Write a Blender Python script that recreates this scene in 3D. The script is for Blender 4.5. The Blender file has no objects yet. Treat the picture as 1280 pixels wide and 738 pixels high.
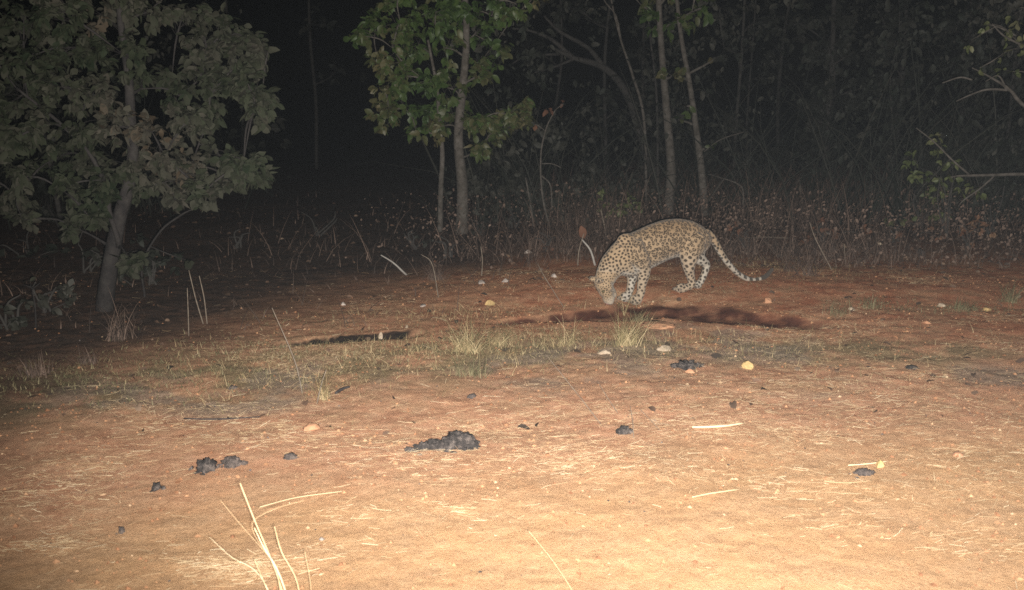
import bpy, bmesh, math, random
import numpy as np
from mathutils import Vector, Matrix, kdtree

random.seed(7)
RNG = np.random.default_rng(11)
SC = bpy.context.scene
COL = SC.collection
R = math.radians

# ------------------------------------------------------------------ camera, sky, light, exposure
CAM_H, PITCH, FPX = 1.60, R(11.0), 1229.0
cam = bpy.data.cameras.new("camera")
cam.lens = FPX / 1280.0 * 36.0
cam.sensor_width = 36.0
cam.clip_start, cam.clip_end = 0.05, 600.0
cam.dof.use_dof = True
cam.dof.focus_distance = 7.4
cam.dof.aperture_fstop = 4.5
cam_o = bpy.data.objects.new("camera", cam)
cam_o.location = (0, 0, CAM_H)
cam_o.rotation_euler = (R(90) - PITCH, 0, 0)
COL.objects.link(cam_o)
SC.camera = cam_o

W = bpy.data.worlds.new("World")
SC.world = W
W.use_nodes = True
wn = W.node_tree
sky = wn.nodes.new("ShaderNodeTexSky")
sky.sky_type = 'NISHITA'
sky.sun_disc = False
sky.sun_elevation = R(-8.0)
sky.sun_rotation = R(40.0)
wn.links.new(sky.outputs[0], wn.nodes["Background"].inputs[0])
wn.nodes["Background"].inputs[1].default_value = 0.02

# the flash of the camera that took the picture, just under and beside its lens
fl = bpy.data.lights.new("flash", 'SPOT')
fl.energy = 4800.0
fl.color = (1.0, 0.955, 0.88)
fl.spot_size = R(74)
fl.spot_blend = 1.0
fl.shadow_soft_size = 0.025
flo = bpy.data.objects.new("flash", fl)
flo.location = (0.03, -0.02, CAM_H - 0.035)
flo.scale = (1.7, 1.0, 1.0)                                  # the wide beam of a flash tube
COL.objects.link(flo)

SC.view_settings.view_transform = 'Standard'
SC.view_settings.look = 'None'
SC.view_settings.exposure = 0.0
SC.view_settings.gamma = 1.0
SC.cycles.use_denoising = False
SC.cycles.filter_width = 1.6
SC.cycles.max_bounces = 4
SC.cycles.volume_bounces = 0
SC.cycles.sample_clamp_indirect = 3.0
SC.cycles.sample_clamp_direct = 8.0

# ------------------------------------------------------------------ numeric helpers
def _hash(ix, iy, seed):
    n = (ix.astype(np.int64) * 374761393 + iy.astype(np.int64) * 668265263 + seed * 974634221) & 0x7fffffff
    n = ((n ^ (n >> 13)) * 1274126177) & 0x7fffffff
    n = n ^ (n >> 16)
    return (n & 0xffff) / 65535.0

def vnoise(x, y, seed=0):
    x = np.asarray(x, float); y = np.asarray(y, float)
    ix, iy = np.floor(x), np.floor(y)
    fx, fy = x - ix, y - iy
    fx = fx * fx * (3 - 2 * fx); fy = fy * fy * (3 - 2 * fy)
    a, b = _hash(ix, iy, seed), _hash(ix + 1, iy, seed)
    c, d = _hash(ix, iy + 1, seed), _hash(ix + 1, iy + 1, seed)
    return (a + (b - a) * fx) * (1 - fy) + (c + (d - c) * fx) * fy

def fbm(x, y, seed=0, octv=4):
    s, a, t = 0, 1.0, 0
    for k in range(octv):
        s = s + a * vnoise(x * 2 ** k, y * 2 ** k, seed + k * 17); t += a; a *= .5
    return s / t

def sstep(e0, e1, x):
    t = np.clip((x - e0) / (e1 - e0), 0, 1)
    return t * t * (3 - 2 * t)

def ray(u, v):
    a, b = (u - 640.0) / FPX, -(v - 369.0) / FPX
    cp, sp = math.cos(PITCH), math.sin(PITCH)
    return Vector((a, cp + b * sp, -sp + b * cp))

CAMP = Vector((0, 0, CAM_H))
def flat(u, v, z=0.0):
    d = ray(u, v)
    return CAMP + d * ((z - CAM_H) / d.z)
def at_y(u, v, Y):
    d = ray(u, v)
    return CAMP + d * (Y / d.y)

def poly_sd(x, y, pts):
    """signed distance to a polyline: positive on the left of its direction"""
    best = np.full(np.shape(x), 1e9); sgn = np.ones(np.shape(x))
    for (ax, ay), (bx, by) in zip(pts[:-1], pts[1:]):
        dx, dy = bx - ax, by - ay
        t = np.clip(((x - ax) * dx + (y - ay) * dy) / (dx * dx + dy * dy), 0, 1)
        d = np.hypot(x - ax - t * dx, y - ay - t * dy)
        s = np.where(dx * (y - ay) - dy * (x - ax) > 0, 1.0, -1.0)
        m = d < best
        best = np.where(m, d, best); sgn = np.where(m, s, sgn)
    return best * sgn

def fl2(lst):
    return [tuple(flat(u, v)[:2]) for u, v in lst]
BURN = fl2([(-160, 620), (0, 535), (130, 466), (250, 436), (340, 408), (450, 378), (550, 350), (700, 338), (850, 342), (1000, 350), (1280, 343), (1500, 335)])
RUTS = [(fl2([(330, 432), (380, 432), (430, 429), (480, 426), (535, 420)]), fl2([(330, 429), (380, 426), (430, 421), (480, 416), (535, 413)]), .06),
        (fl2([(600, 405), (650, 403), (720, 402), (780, 403), (840, 402), (880, 405), (910, 409), (960, 412), (1060, 413)]),
         fl2([(600, 402), (650, 395), (720, 389), (772, 384), (840, 382), (890, 386), (920, 389), (960, 395), (1060, 406)]), .05)]
TRACK = fl2([(-300, 800), (0, 655), (300, 610), (640, 585), (1000, 560), (1280, 540), (1500, 520)])

def rut_fields(x, y):
    h = np.zeros(np.shape(x)); damp = np.zeros(np.shape(x))
    for near, far, dep in RUTS:
        xn, yn = zip(*near); xf, yf = zip(*far)
        wob = .05 * (vnoise(x * 3.1, x * 0 + 3, 5) - .5) + .03 * (vnoise(x * 11, y * 5, 6) - .5)
        a = np.interp(x, xn, yn) + wob
        b = np.maximum(np.interp(x, xf, yf) + 1.2 * wob + .05 * (fbm(x * 9, y * 3, 14, 3) - .5) * 2, a + .14)
        env = sstep(xn[0] - .02, xn[0] + .25, x) * (1 - sstep(xn[-1] - .3, xn[-1] + .05, x))
        t = (y - a) / (b - a)
        floor = sstep(a - .03, a + .05, y) * (1 - sstep(.55, 1.05, t + .25 * (vnoise(x * 7, y * 7, 8) - .5)))
        h -= env * dep * floor
        h += env * .008 * np.exp(-((y - a + .12) / .10) ** 2)
        damp = np.maximum(damp, env * sstep(a - .015, a + .03, y) * (1 - sstep(.85, 1.04, t)))
    return h, damp

def H(x, y):
    x = np.asarray(x, float); y = np.asarray(y, float)
    h = .05 * (fbm(x * .45, y * .45, 1, 2) - .5) + .035 * (fbm(x * 1.7, y * 1.7, 2, 3) - .5)
    rough = .5 + .5 * sstep(4.2, 6.0, y)
    h += rough * (.016 * (fbm(x * 7, y * 7, 3, 3) - .5) + .008 * (vnoise(x * 26, y * 26, 4) - .5))
    rh, _ = rut_fields(x, y)
    h += rh
    h += .06 * sstep(7.6, 8.4, y) * sstep(-1.0, .4, x)
    far = sstep(14, 40, y)
    h += far * .6 * (fbm(x * .08, y * .08, 9, 2) - .5)
    return h

# the trodden places under the four paws: (x, y, height of the ground)
PAWS = np.array([(1.016, 7.845, -.010), (.948, 7.990, -.012), (1.409, 8.028, .064), (1.593, 8.302, .043)])
_pd = np.exp(-((PAWS[:, None, :2] - PAWS[None, :, :2]) ** 2).sum(2) / (2 * .13 ** 2))
_pw = np.linalg.solve(_pd, PAWS[:, 2] - H(PAWS[:, 0], PAWS[:, 1]))
_H0 = H
def H(x, y):
    x = np.asarray(x, float); y = np.asarray(y, float)
    h = _H0(x, y)
    for (px_, py_, _), w_ in zip(PAWS, _pw):
        h = h + w_ * np.exp(-((x - px_) ** 2 + (y - py_) ** 2) / (2 * .13 ** 2))
    return h

def Hs(x, y):
    return float(H(np.array([x]), np.array([y]))[0])
def gp(u, v):
    """the point of the ground that pixel (u, v) of the photograph shows"""
    z = 0.0
    for _ in range(6):
        p = flat(u, v, z); z = Hs(p.x, p.y)
    return flat(u, v, z)

# aim of the flash
tgt = Vector((1.15, 7.6, 1.05))
flo.rotation_euler = (tgt - flo.location).to_track_quat('-Z', 'Y').to_euler()

# ------------------------------------------------------------------ object helpers
def tag(o, label=None, cat=None, group=None, kind=None):
    if label: o['label'] = label
    if cat: o['category'] = cat
    if group: o['group'] = group
    if kind: o['kind'] = kind
    return o

def empty(name, loc):
    o = bpy.data.objects.new(name, None); COL.objects.link(o)
    o.location = loc; o.empty_display_size = .1
    return o

def npmesh(name, V, F, smooth=True, attrs=None):
    """V (n,3), F (m,3) or (m,4) arrays -> mesh"""
    V = np.ascontiguousarray(V, np.float32); F = np.ascontiguousarray(F, np.int32)
    me = bpy.data.meshes.new(name)
    m, k = F.shape
    me.vertices.add(len(V)); me.vertices.foreach_set('co', V.ravel())
    me.loops.add(m * k); me.loops.foreach_set('vertex_index', F.ravel())
    me.polygons.add(m); me.polygons.foreach_set('loop_start', np.arange(0, m * k, k, dtype=np.int32))
    me.polygons.foreach_set('use_smooth', np.full(m, smooth))
    me.update(calc_edges=True)
    for nm, arr in (attrs or {}).items():
        if arr.ndim == 1:
            a = me.attributes.new(nm, 'FLOAT', 'POINT'); a.data.foreach_set('value', np.ascontiguousarray(arr, np.float32))
        else:
            a = me.color_attributes.new(nm, 'FLOAT_COLOR', 'POINT')
            c = np.ones((len(arr), 4), np.float32); c[:, :3] = arr
            a.data.foreach_set('color', c.ravel())
    return me

def link(name, me, mat, parent=None, loc=None):
    o = bpy.data.objects.new(name, me); COL.objects.link(o)
    if mat and not me.materials: me.materials.append(mat)
    if parent: o.parent = parent
    if loc is not None: o.location = loc
    return o

class MB:
    def __init__(s): s.V = []; s.F = []; s.n = 0
    def add(s, V, F):
        V = np.asarray(V, float); F = np.asarray(F, int)
        s.V.append(V); s.F.append(F + s.n); s.n += len(V)
    def tube(s, pts, rad, sides=8, wob=0.0, cap=True):
        P = np.array([tuple(p) for p in pts], float); n = len(P)
        rad = np.interp(np.linspace(0, 1, n), np.linspace(0, 1, len(rad)), rad) if hasattr(rad, '__len__') else np.full(n, rad)
        T = np.gradient(P, axis=0); T /= np.linalg.norm(T, axis=1)[:, None] + 1e-9
        ref = np.array([0.31, -.9, .27]) if abs(T[0][2]) > .6 else np.array([.1, .2, 1.0])
        vs = []
        for i in range(n):
            a = np.cross(T[i], ref); a /= np.linalg.norm(a) + 1e-9
            b = np.cross(T[i], a)
            th = np.arange(sides) / sides * 2 * math.pi
            rr = rad[i] * (1 + wob * (RNG.random(sides) - .5))
            vs.append(P[i] + np.outer(np.cos(th) * rr, a) + np.outer(np.sin(th) * rr, b))
        V = np.vstack(vs); F = []
        for i in range(n - 1):
            for j in range(sides):
                k = (j + 1) % sides
                F.append((i * sides + j, i * sides + k, (i + 1) * sides + k))
                F.append((i * sides + j, (i + 1) * sides + k, (i + 1) * sides + j))
        if cap:
            V = np.vstack([V, P[0], P[-1]])
            for j in range(sides):
                k = (j + 1) % sides
                F.append((n * sides, k, j)); F.append((n * sides + 1, (n - 1) * sides + j, (n - 1) * sides + k))
        s.add(V, F)
    def mesh(s, name, smooth=True, off=None):
        V = np.vstack(s.V); F = np.vstack(s.F)
        if off is not None: V = V - np.array(tuple(off))
        return npmesh(name, V, F, smooth)

def smooth_path(pts, n=14):
    """Catmull-Rom through points"""
    P = np.array([tuple(p) for p in pts], float)
    if len(P) == 2: return [P[0] + (P[1] - P[0]) * t for t in np.linspace(0, 1, max(3, n // 3))]
    Q = np.vstack([2 * P[0] - P[1], P, 2 * P[-1] - P[-2]])
    out = []
    segs = len(P) - 1
    for t in np.linspace(0, segs, n):
        i = min(int(t), segs - 1); f = t - i
        a, b, c, d = Q[i], Q[i + 1], Q[i + 2], Q[i + 3]
        out.append(.5 * (2 * b + (c - a) * f + (2 * a - 5 * b + 4 * c - d) * f * f + (3 * b - 3 * c + d - a) * f ** 3))
    return out

# ------------------------------------------------------------------ materials
def newmat(name):
    m = bpy.data.materials.new(name); m.use_nodes = True
    nt = m.node_tree
    return m, nt, nt.nodes['Principled BSDF']
def N(nt, typ, **kw):
    n = nt.nodes.new(typ)
    for k, v in kw.items(): setattr(n, k, v)
    return n
def noise(nt, scale, detail=4, rough=.6, coord='Object', vec=None):
    n = N(nt, 'ShaderNodeTexNoise'); n.inputs['Scale'].default_value = scale
    n.inputs['Detail'].default_value = detail; n.inputs['Roughness'].default_value = rough
    if vec is None:
        tc = N(nt, 'ShaderNodeTexCoord'); vec = tc.outputs[coord]
    nt.links.new(vec, n.inputs['Vector'])
    return n
def ramp(nt, fac, stops):
    r = N(nt, 'ShaderNodeValToRGB')
    e = r.color_ramp.elements
    while len(e) < len(stops): e.new(.5)
    for el, (p, c) in zip(e, stops):
        el.position = p; el.color = (*c, 1)
    nt.links.new(fac, r.inputs[0])
    return r
def mixc(nt, fac, a, b, mode='MIX'):
    m = N(nt, 'ShaderNodeMix', data_type='RGBA', blend_type=mode)
    for sock, val in ((0, fac), (6, a), (7, b)):
        if isinstance(val, (int, float)): m.inputs[sock].default_value = val
        elif isinstance(val, tuple): m.inputs[sock].default_value = (*val, 1)
        else: nt.links.new(val, m.inputs[sock])
    return m.outputs[2]
def bump(nt, bs, height, strength, dist=.01):
    b = N(nt, 'ShaderNodeBump'); b.inputs['Strength'].default_value = strength; b.inputs['Distance'].default_value = dist
    nt.links.new(height, b.inputs['Height']); nt.links.new(b.outputs[0], bs.inputs['Normal'])

def simple_mat(name, stops, scale=20, rough=.85, bmp=.4, bscale=None, dist=.01, coord='Object'):
    m, nt, bs = newmat(name)
    n = noise(nt, scale, 5, .65, coord)
    r = ramp(nt, n.outputs[0], stops)
    nt.links.new(r.outputs[0], bs.inputs['Base Color'])
    bs.inputs['Roughness'].default_value = rough
    bs.inputs['Specular IOR Level'].default_value = .25
    if bmp: bump(nt, bs, noise(nt, bscale or scale * 2.5, 4, .7, coord).outputs[0], bmp, dist)
    return m

def tint_mat(name, stops, rough=.6, spec=.3, trans=0.0, nscale=None):
    """colour by the per-leaf value plus a per-object shift"""
    m, nt, bs = newmat(name)
    at = N(nt, 'ShaderNodeAttribute', attribute_name='tint')
    oi = N(nt, 'ShaderNodeObjectInfo')
    ad = N(nt, 'ShaderNodeMath', operation='ADD'); nt.links.new(at.outputs['Fac'], ad.inputs[0]); nt.links.new(oi.outputs['Random'], ad.inputs[1])
    fr = N(nt, 'ShaderNodeMath', operation='FRACT'); nt.links.new(ad.outputs[0], fr.inputs[0])
    r = ramp(nt, fr.outputs[0], stops)
    col = r.outputs[0]
    if nscale:
        nn = noise(nt, nscale, 3, .6)
        col = mixc(nt, nn.outputs[0], col, mixc(nt, 1.0, col, (.45, .45, .45), 'MULTIPLY'))
    nt.links.new(col, bs.inputs['Base Color'])
    bs.inputs['Roughness'].default_value = rough
    bs.inputs['Specular IOR Level'].default_value = spec
    if trans:
        tr = N(nt, 'ShaderNodeBsdfTranslucent'); nt.links.new(col, tr.inputs[0])
        mx = N(nt, 'ShaderNodeMixShader'); mx.inputs[0].default_value = trans
        nt.links.new(bs.outputs[0], mx.inputs[1]); nt.links.new(tr.outputs[0], mx.inputs[2])
        nt.links.new(mx.outputs[0], nt.nodes['Material Output'].inputs[0])
    return m

M = {}
# ground: sandy track, red earth, burnt scrub floor, damp right rut, shade painted into the left rut
def ground_mat():
    m, nt, bs = newmat('earth')
    z = N(nt, 'ShaderNodeVertexColor', layer_name='zone')
    sp = N(nt, 'ShaderNodeSeparateColor'); nt.links.new(z.outputs[0], sp.inputs[0])
    n1 = noise(nt, 1.3, 6, .65); n2 = noise(nt, 9, 6, .7); n3 = noise(nt, 60, 5, .75); n4 = noise(nt, 3.4, 5, .7)
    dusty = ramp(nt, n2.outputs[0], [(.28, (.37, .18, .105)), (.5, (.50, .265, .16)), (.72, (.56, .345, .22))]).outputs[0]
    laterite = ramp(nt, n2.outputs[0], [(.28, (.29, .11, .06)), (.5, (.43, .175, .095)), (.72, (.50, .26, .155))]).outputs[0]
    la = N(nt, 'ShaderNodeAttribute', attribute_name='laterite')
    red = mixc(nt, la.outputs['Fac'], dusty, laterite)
    sand = ramp(nt, n2.outputs[0], [(.25, (.43, .245, .13)), (.5, (.495, .295, .155)), (.75, (.55, .345, .195))]).outputs[0]
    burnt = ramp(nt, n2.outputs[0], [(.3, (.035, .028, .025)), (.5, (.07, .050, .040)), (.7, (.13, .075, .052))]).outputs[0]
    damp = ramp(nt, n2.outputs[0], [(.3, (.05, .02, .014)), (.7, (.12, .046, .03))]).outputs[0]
    ash = ramp(nt, n3.outputs[0], [(.3, (.17, .135, .105)), (.7, (.34, .275, .22))]).outputs[0]
    straw = ramp(nt, n3.outputs[0], [(.3, (.38, .22, .12)), (.7, (.54, .36, .22))]).outputs[0]
    c = mixc(nt, sp.outputs[0], red, sand)
    sfac = ramp(nt, n4.outputs[0], [(.42, (0, 0, 0)), (.64, (.6, .6, .6))]).outputs[0]
    c = mixc(nt, sfac, c, straw)
    th = N(nt, 'ShaderNodeAttribute', attribute_name='thatch')
    n6 = noise(nt, 140, 5, .75)
    thatch = ramp(nt, n6.outputs[0], [(.3, (.10, .085, .045)), (.5, (.23, .175, .10)), (.7, (.40, .29, .17))]).outputs[0]
    c = mixc(nt, th.outputs['Fac'], c, thatch)
    al = N(nt, 'ShaderNodeAttribute', attribute_name='ash')
    c = mixc(nt, al.outputs['Fac'], c, ash)
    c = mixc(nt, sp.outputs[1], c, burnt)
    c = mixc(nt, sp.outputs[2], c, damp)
    so = N(nt, 'ShaderNodeAttribute', attribute_name='rut_shade')  # shade of the left rut's hollow, painted as a near-black earth colour
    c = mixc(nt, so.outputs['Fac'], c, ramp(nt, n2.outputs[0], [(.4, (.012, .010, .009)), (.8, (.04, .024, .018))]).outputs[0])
    fine = ramp(nt, n3.outputs[0], [(.25, (.6, .56, .52)), (.5, (1, 1, 1)), (.8, (1.15, 1.12, 1.1))]).outputs[0]
    c = mixc(nt, .8, c, fine, 'MULTIPLY')
    nt.links.new(c, bs.inputs['Base Color'])
    bs.inputs['Roughness'].default_value = .95
    bs.inputs['Specular IOR Level'].default_value = .1
    ad = N(nt, 'ShaderNodeMath', operation='ADD'); nt.links.new(n3.outputs[0], ad.inputs[0])
    n5 = noise(nt, 190, 4, .7); nt.links.new(n5.outputs[0], ad.inputs[1])
    bump(nt, bs, ad.outputs[0], .55, .012)
    return m
M['ground'] = ground_mat()
M['straw'] = tint_mat('dry straw', [(0, (0.357, 0.230, 0.128)), (.5, (0.476, 0.348, 0.204)), (.85, (0.561, 0.442, 0.281)), (1, (0.663, 0.561, 0.391))], .75, .2)
M['crumb'] = tint_mat('soil crumbs', [(0, (.16, .075, .04)), (.5, (.30, .15, .08)), (.92, (.38, .21, .115)), (1, (.46, .34, .22))], .95, .1)
M['char'] = tint_mat('charred bits', [(0, (.02, .02, .022)), (.6, (.05, .045, .045)), (1, (.12, .10, .09))], .9, .15)
M['litter'] = tint_mat('leaf litter', [(0, (.035, .028, .023)), (.5, (.08, .052, .037)), (.85, (.14, .085, .058)), (1, (.24, .17, .12))], .85, .15)
M['drygrass'] = tint_mat('dry grass', [(0, (0.093, 0.085, 0.043)), (.35, (0.187, 0.153, 0.076)), (.7, (0.323, 0.238, 0.128)), (1, (0.476, 0.383, 0.230))], .75, .2)
M['greengrass'] = tint_mat('green weeds', [(0, (.06, .058, .027)), (.5, (.105, .094, .05)), (1, (.20, .165, .095))], .7, .25)
M['dullgrass'] = tint_mat('dull dead undergrowth', [(0, (0.036, 0.028, 0.024)), (.5, (0.080, 0.056, 0.044)), (1, (0.160, 0.112, 0.088))], .85, .15)
M['leaf_dusty'] = tint_mat('dusty leaves', [(0, (0.013, 0.021, 0.010)), (.3, (0.026, 0.031, 0.017)), (.6, (0.041, 0.041, 0.029)), (.85, (0.059, 0.053, 0.041)), (1, (0.069, 0.050, 0.032))], .8, .12, .12, 9)
M['leaf_green'] = tint_mat('green and yellowing leaves', [(0, (0.036, 0.068, 0.016)), (.3, (0.059, 0.099, 0.022)), (.5, (0.081, 0.090, 0.034)), (.75, (0.117, 0.104, 0.045)), (1, (0.171, 0.131, 0.063))], .5, .35, .15, 8)
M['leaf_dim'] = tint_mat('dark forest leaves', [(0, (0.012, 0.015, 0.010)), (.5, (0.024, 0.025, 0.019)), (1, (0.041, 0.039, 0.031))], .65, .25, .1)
M['leaf_shrub'] = tint_mat('shrub leaves', [(0, (0.042, 0.057, 0.021)), (.5, (0.084, 0.099, 0.036)), (1, (0.147, 0.137, 0.074))], .55, .3, .12)
M['leaf_dead'] = tint_mat('dead brown leaves', [(0, (0.065, 0.032, 0.022)), (.5, (0.115, 0.054, 0.032)), (1, (0.202, 0.130, 0.079))], .8, .2)
M['bark'] = simple_mat('pale bark', [(.3, (0.040, 0.035, 0.028)), (.5, (0.077, 0.067, 0.057)), (.7, (0.119, 0.106, 0.094))], 14, .9, .8, 40, .012)
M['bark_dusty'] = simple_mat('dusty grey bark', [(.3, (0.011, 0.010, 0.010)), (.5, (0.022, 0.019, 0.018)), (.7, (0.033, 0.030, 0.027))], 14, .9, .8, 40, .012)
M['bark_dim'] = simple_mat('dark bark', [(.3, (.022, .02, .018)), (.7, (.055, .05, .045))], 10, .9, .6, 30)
M['dung'] = simple_mat('dry black dung', [(.3, (.025, .022, .022)), (.5, (.062, .053, .05)), (.64, (.17, .14, .125))], 32, .9, 1.0, 110, .02)
M['dung_pale'] = simple_mat('weathered grey dung', [(.3, (.05, .042, .04)), (.55, (.13, .105, .095)), (.72, (.25, .19, .155))], 55, .9, 1.0, 110, .02)
M['stone_pale'] = simple_mat('pale stone', [(.3, (.32, .24, .17)), (.6, (.44, .35, .26)), (.8, (.52, .44, .34))], 25, .85, .5, 60)
M['stone_yellow'] = simple_mat('yellow stone', [(.3, (.36, .24, .10)), (.6, (.48, .34, .16)), (.8, (.55, .43, .25))], 30, .85, .5, 60)
M['clod_red'] = simple_mat('red clod', [(.3, (.28, .14, .08)), (.7, (.44, .24, .14))], 22, .95, .6, 60)
M['stone_grey'] = simple_mat('grey stone', [(.3, (.20, .17, .15)), (.7, (.40, .34, .30))], 25, .9, .5, 60)
M['twig'] = simple_mat('dry twig', [(.3, (0.095, 0.071, 0.052)), (.7, (0.190, 0.157, 0.124))], 20, .85, .4, 60)
M['twig_pale'] = simple_mat('bleached twig', [(.3, (0.203, 0.185, 0.169)), (.7, (0.326, 0.304, 0.275))], 20, .8, .4, 60)
M['twig_dark'] = simple_mat('charred stick', [(.3, (.02, .018, .018)), (.7, (.06, .05, .05))], 20, .9, .5, 60)

# ------------------------------------------------------------------ the ground
def build_ground():
    ys = [1.2]
    while ys[-1] < 9.5: ys.append(ys[-1] * 1.0036 + .0005)
    while ys[-1] < 22: ys.append(ys[-1] * 1.008)
    while ys[-1] < 170: ys.append(ys[-1] * 1.06)
    ys = np.array([-160, -40, -10, -3, -1, 0.3] + ys)
    t = np.concatenate([[-14, -7, -4, -2.6, -1.9, -1.4, -1.1], np.linspace(-.9, .9, 560), [1.1, 1.4, 1.9, 2.6, 4, 7, 14]])
    sp = np.maximum(np.abs(ys), 1.6)
    at = np.abs(t)[None, :]
    X = np.sign(t)[None, :] * np.where(at <= .9, at * sp[:, None], .9 * sp[:, None] + (at - .9) / 13.1 * (185 - .9 * sp[:, None])); Y = np.repeat(ys[:, None], len(t), 1)
    x, y = X.ravel(), Y.ravel()
    z = H(x, y)
    wob = .30 * (fbm(x * 1.1, y * 1.1, 31, 4) - .5) * 2 + .10 * (fbm(x * 6, y * 6, 33, 3) - .5) * 2
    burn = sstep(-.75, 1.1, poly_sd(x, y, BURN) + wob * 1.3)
    track = 1 - sstep(-.5, .5, poly_sd(x, y, TRACK) + wob)
    _, damp = rut_fields(x, y)
    damp = damp * (.55 + .45 * sstep(.3, .55, fbm(x * 9, y * 9, 41, 4)))
    ridge = np.zeros_like(x)
    for u, v, rx, ry in [(620, 440, .9, .35), (420, 460, .9, .45), (250, 470, .7, .5), (100, 485, .7, .5), (820, 435, .8, .3), (980, 440, .7, .3), (1120, 440, .8, .35), (0, 500, .6, .5)]:
        p = flat(u, v)
        ridge = np.maximum(ridge, np.exp(-(((x - p.x) / rx) ** 2 + ((y - p.y) / ry) ** 2)))
    ridge = np.clip(ridge * 1.2 * sstep(.30, .62, fbm(x * 5, y * 5, 87, 4)), 0, .85)
    rut_shade = np.clip(damp * 1.6, 0, 1) * (x < float(flat(570, 418).x))  # left rut only: mask for the painted shade of its hollow
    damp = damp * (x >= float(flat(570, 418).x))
    ash = np.zeros_like(x)
    for u, v, r in [(760, 450, .5), (900, 425, .45), (650, 455, .35), (720, 470, .4), (390, 470, .4), (300, 500, .35), (160, 490, .4), (940, 440, .4), (1250, 470, .3), (1000, 480, .3)]:
        p = flat(u, v)
        ash = np.maximum(ash, np.exp(-(((x - p.x) / r) ** 2 + ((y - p.y) / (r * .8)) ** 2)))
    ash = np.clip(ash * 1.3 * sstep(.38, .68, fbm(x * 4, y * 4, 51, 4)), 0, .65)
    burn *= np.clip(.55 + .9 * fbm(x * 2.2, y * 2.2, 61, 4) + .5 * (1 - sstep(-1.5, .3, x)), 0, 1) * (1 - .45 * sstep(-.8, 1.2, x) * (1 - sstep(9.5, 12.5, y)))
    nr, nc = Y.shape
    i = np.arange(nr - 1)[:, None] * nc + np.arange(nc - 1)[None, :]
    F = np.stack([i, i + 1, i + nc + 1, i + nc], -1).reshape(-1, 4)
    me = npmesh('ground', np.stack([x, y, z], 1), F, True, {'zone': np.stack([track, burn, damp], 1), 'ash': ash, 'rut_shade': rut_shade, 'thatch': ridge, 'laterite': sstep(5.9, 7.2, y + wob) * (.25 + .75 * sstep(-1.4, .6, x)) * (1 - .5 * sstep(.5, .65, fbm(x * 2, y * 2, 77, 3)))})
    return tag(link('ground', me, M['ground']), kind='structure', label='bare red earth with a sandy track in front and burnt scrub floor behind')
build_ground()

# ------------------------------------------------------------------ batches of small things
def quat_basis(fwd, up):
    """rows fwd, side, up for arrays of vectors"""
    f = fwd / (np.linalg.norm(fwd, axis=1)[:, None] + 1e-9)
    s = np.cross(up, f); s /= np.linalg.norm(s, axis=1)[:, None] + 1e-9
    u = np.cross(f, s)
    return np.stack([f, s, u], 1)

def batch(tV, tF, pos, basis, scale, tint=None):
    """copies of a template: scale (n,3)"""
    n, k = len(pos), len(tV)
    V = tV[None, :, :] * scale[:, None, :]
    V = np.einsum('nki,nij->nkj', V, basis) + pos[:, None, :]
    F = (tF[None, :, :] + (np.arange(n) * k)[:, None, None]).reshape(-1, tF.shape[1])
    T = np.repeat(tint if tint is not None else RNG.random(n), k)
    return V.reshape(-1, 3), F, T

def join_batches(bs):
    Vs, Fs, Ts, n = [], [], [], 0
    for V, F, T in bs:
        Vs.append(V); Fs.append(F + n); Ts.append(T); n += len(V)
    return np.vstack(Vs), np.vstack(Fs), np.concatenate(Ts)

def leaf_template(fold=.18, droop=.25, wave=.06, shape='round', seed=0):
    r = random.Random(seed)
    ts = [0, .16, .36, .58, .8, 1.0]
    ws = {'round': [.02, .17, .28, .31, .22, .02], 'long': [.02, .10, .16, .15, .09, .01]}[shape]
    V = [(0, 0, 0)]; F = []
    rows = []
    for i, (t, w) in enumerate(zip(ts[1:-1], ws[1:-1])):
        z = -droop * t * t
        a = r.uniform(-wave, wave); b = r.uniform(-wave, wave)
        rows.append(len(V))
        V += [(t, w * r.uniform(.85, 1.15), z + fold * w + a), (t, 0, z), (t, -w * r.uniform(.85, 1.15), z + fold * w + b)]
    V.append((1.0, r.uniform(-.04, .04), -droop))
    a = rows[0]
    F += [(0, a + 1, a), (0, a + 2, a + 1)]
    for p, q in zip(rows[:-1], rows[1:]):
        F += [(p, p + 1, q + 1), (p, q + 1, q), (p + 1, p + 2, q + 2), (p + 1, q + 2, q + 1)]
    a = rows[-1]; e = len(V) - 1
    F += [(a, a + 1, e), (a + 1, a + 2, e)]
    return np.array(V, float), np.array(F, int)
LEAVES = [leaf_template(.2, .25, .05, 'round', 1), leaf_template(.35, .5, .07, 'round', 2), leaf_template(.1, .1, .06, 'round', 3),
          leaf_template(.5, .7, .05, 'round', 4), leaf_template(.25, -.1, .08, 'round', 5)]
LONGL = [leaf_template(.2, .3, .04, 'long', 6), leaf_template(.3, .6, .04, 'long', 7)]

# blade: tapered bent ribbon with a raised midline, along +z bending to +x
def blade_template(bend=.35, rings=4):
    V, F = [], []
    for i in range(rings):
        t = i / rings
        w = (1 - t * .85) * .5
        V += [(bend * t * t, w, t), (bend * t * t + .012 * (1 - t), 0, t), (bend * t * t, -w, t)]
    V.append((bend, 0, 1 - .1 * bend))
    for i in range(rings - 1):
        a, b = i * 3, i * 3 + 3
        F += [(a, a + 1, b + 1), (a, b + 1, b), (a + 1, a + 2, b + 2), (a + 1, b + 2, b + 1)]
    a = (rings - 1) * 3; e = len(V) - 1
    F += [(a, a + 1, e), (a + 1, a + 2, e)]
    return np.array(V, float), np.array(F, int)
BLADES = [blade_template(.15), blade_template(.45), blade_template(.8)]

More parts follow.
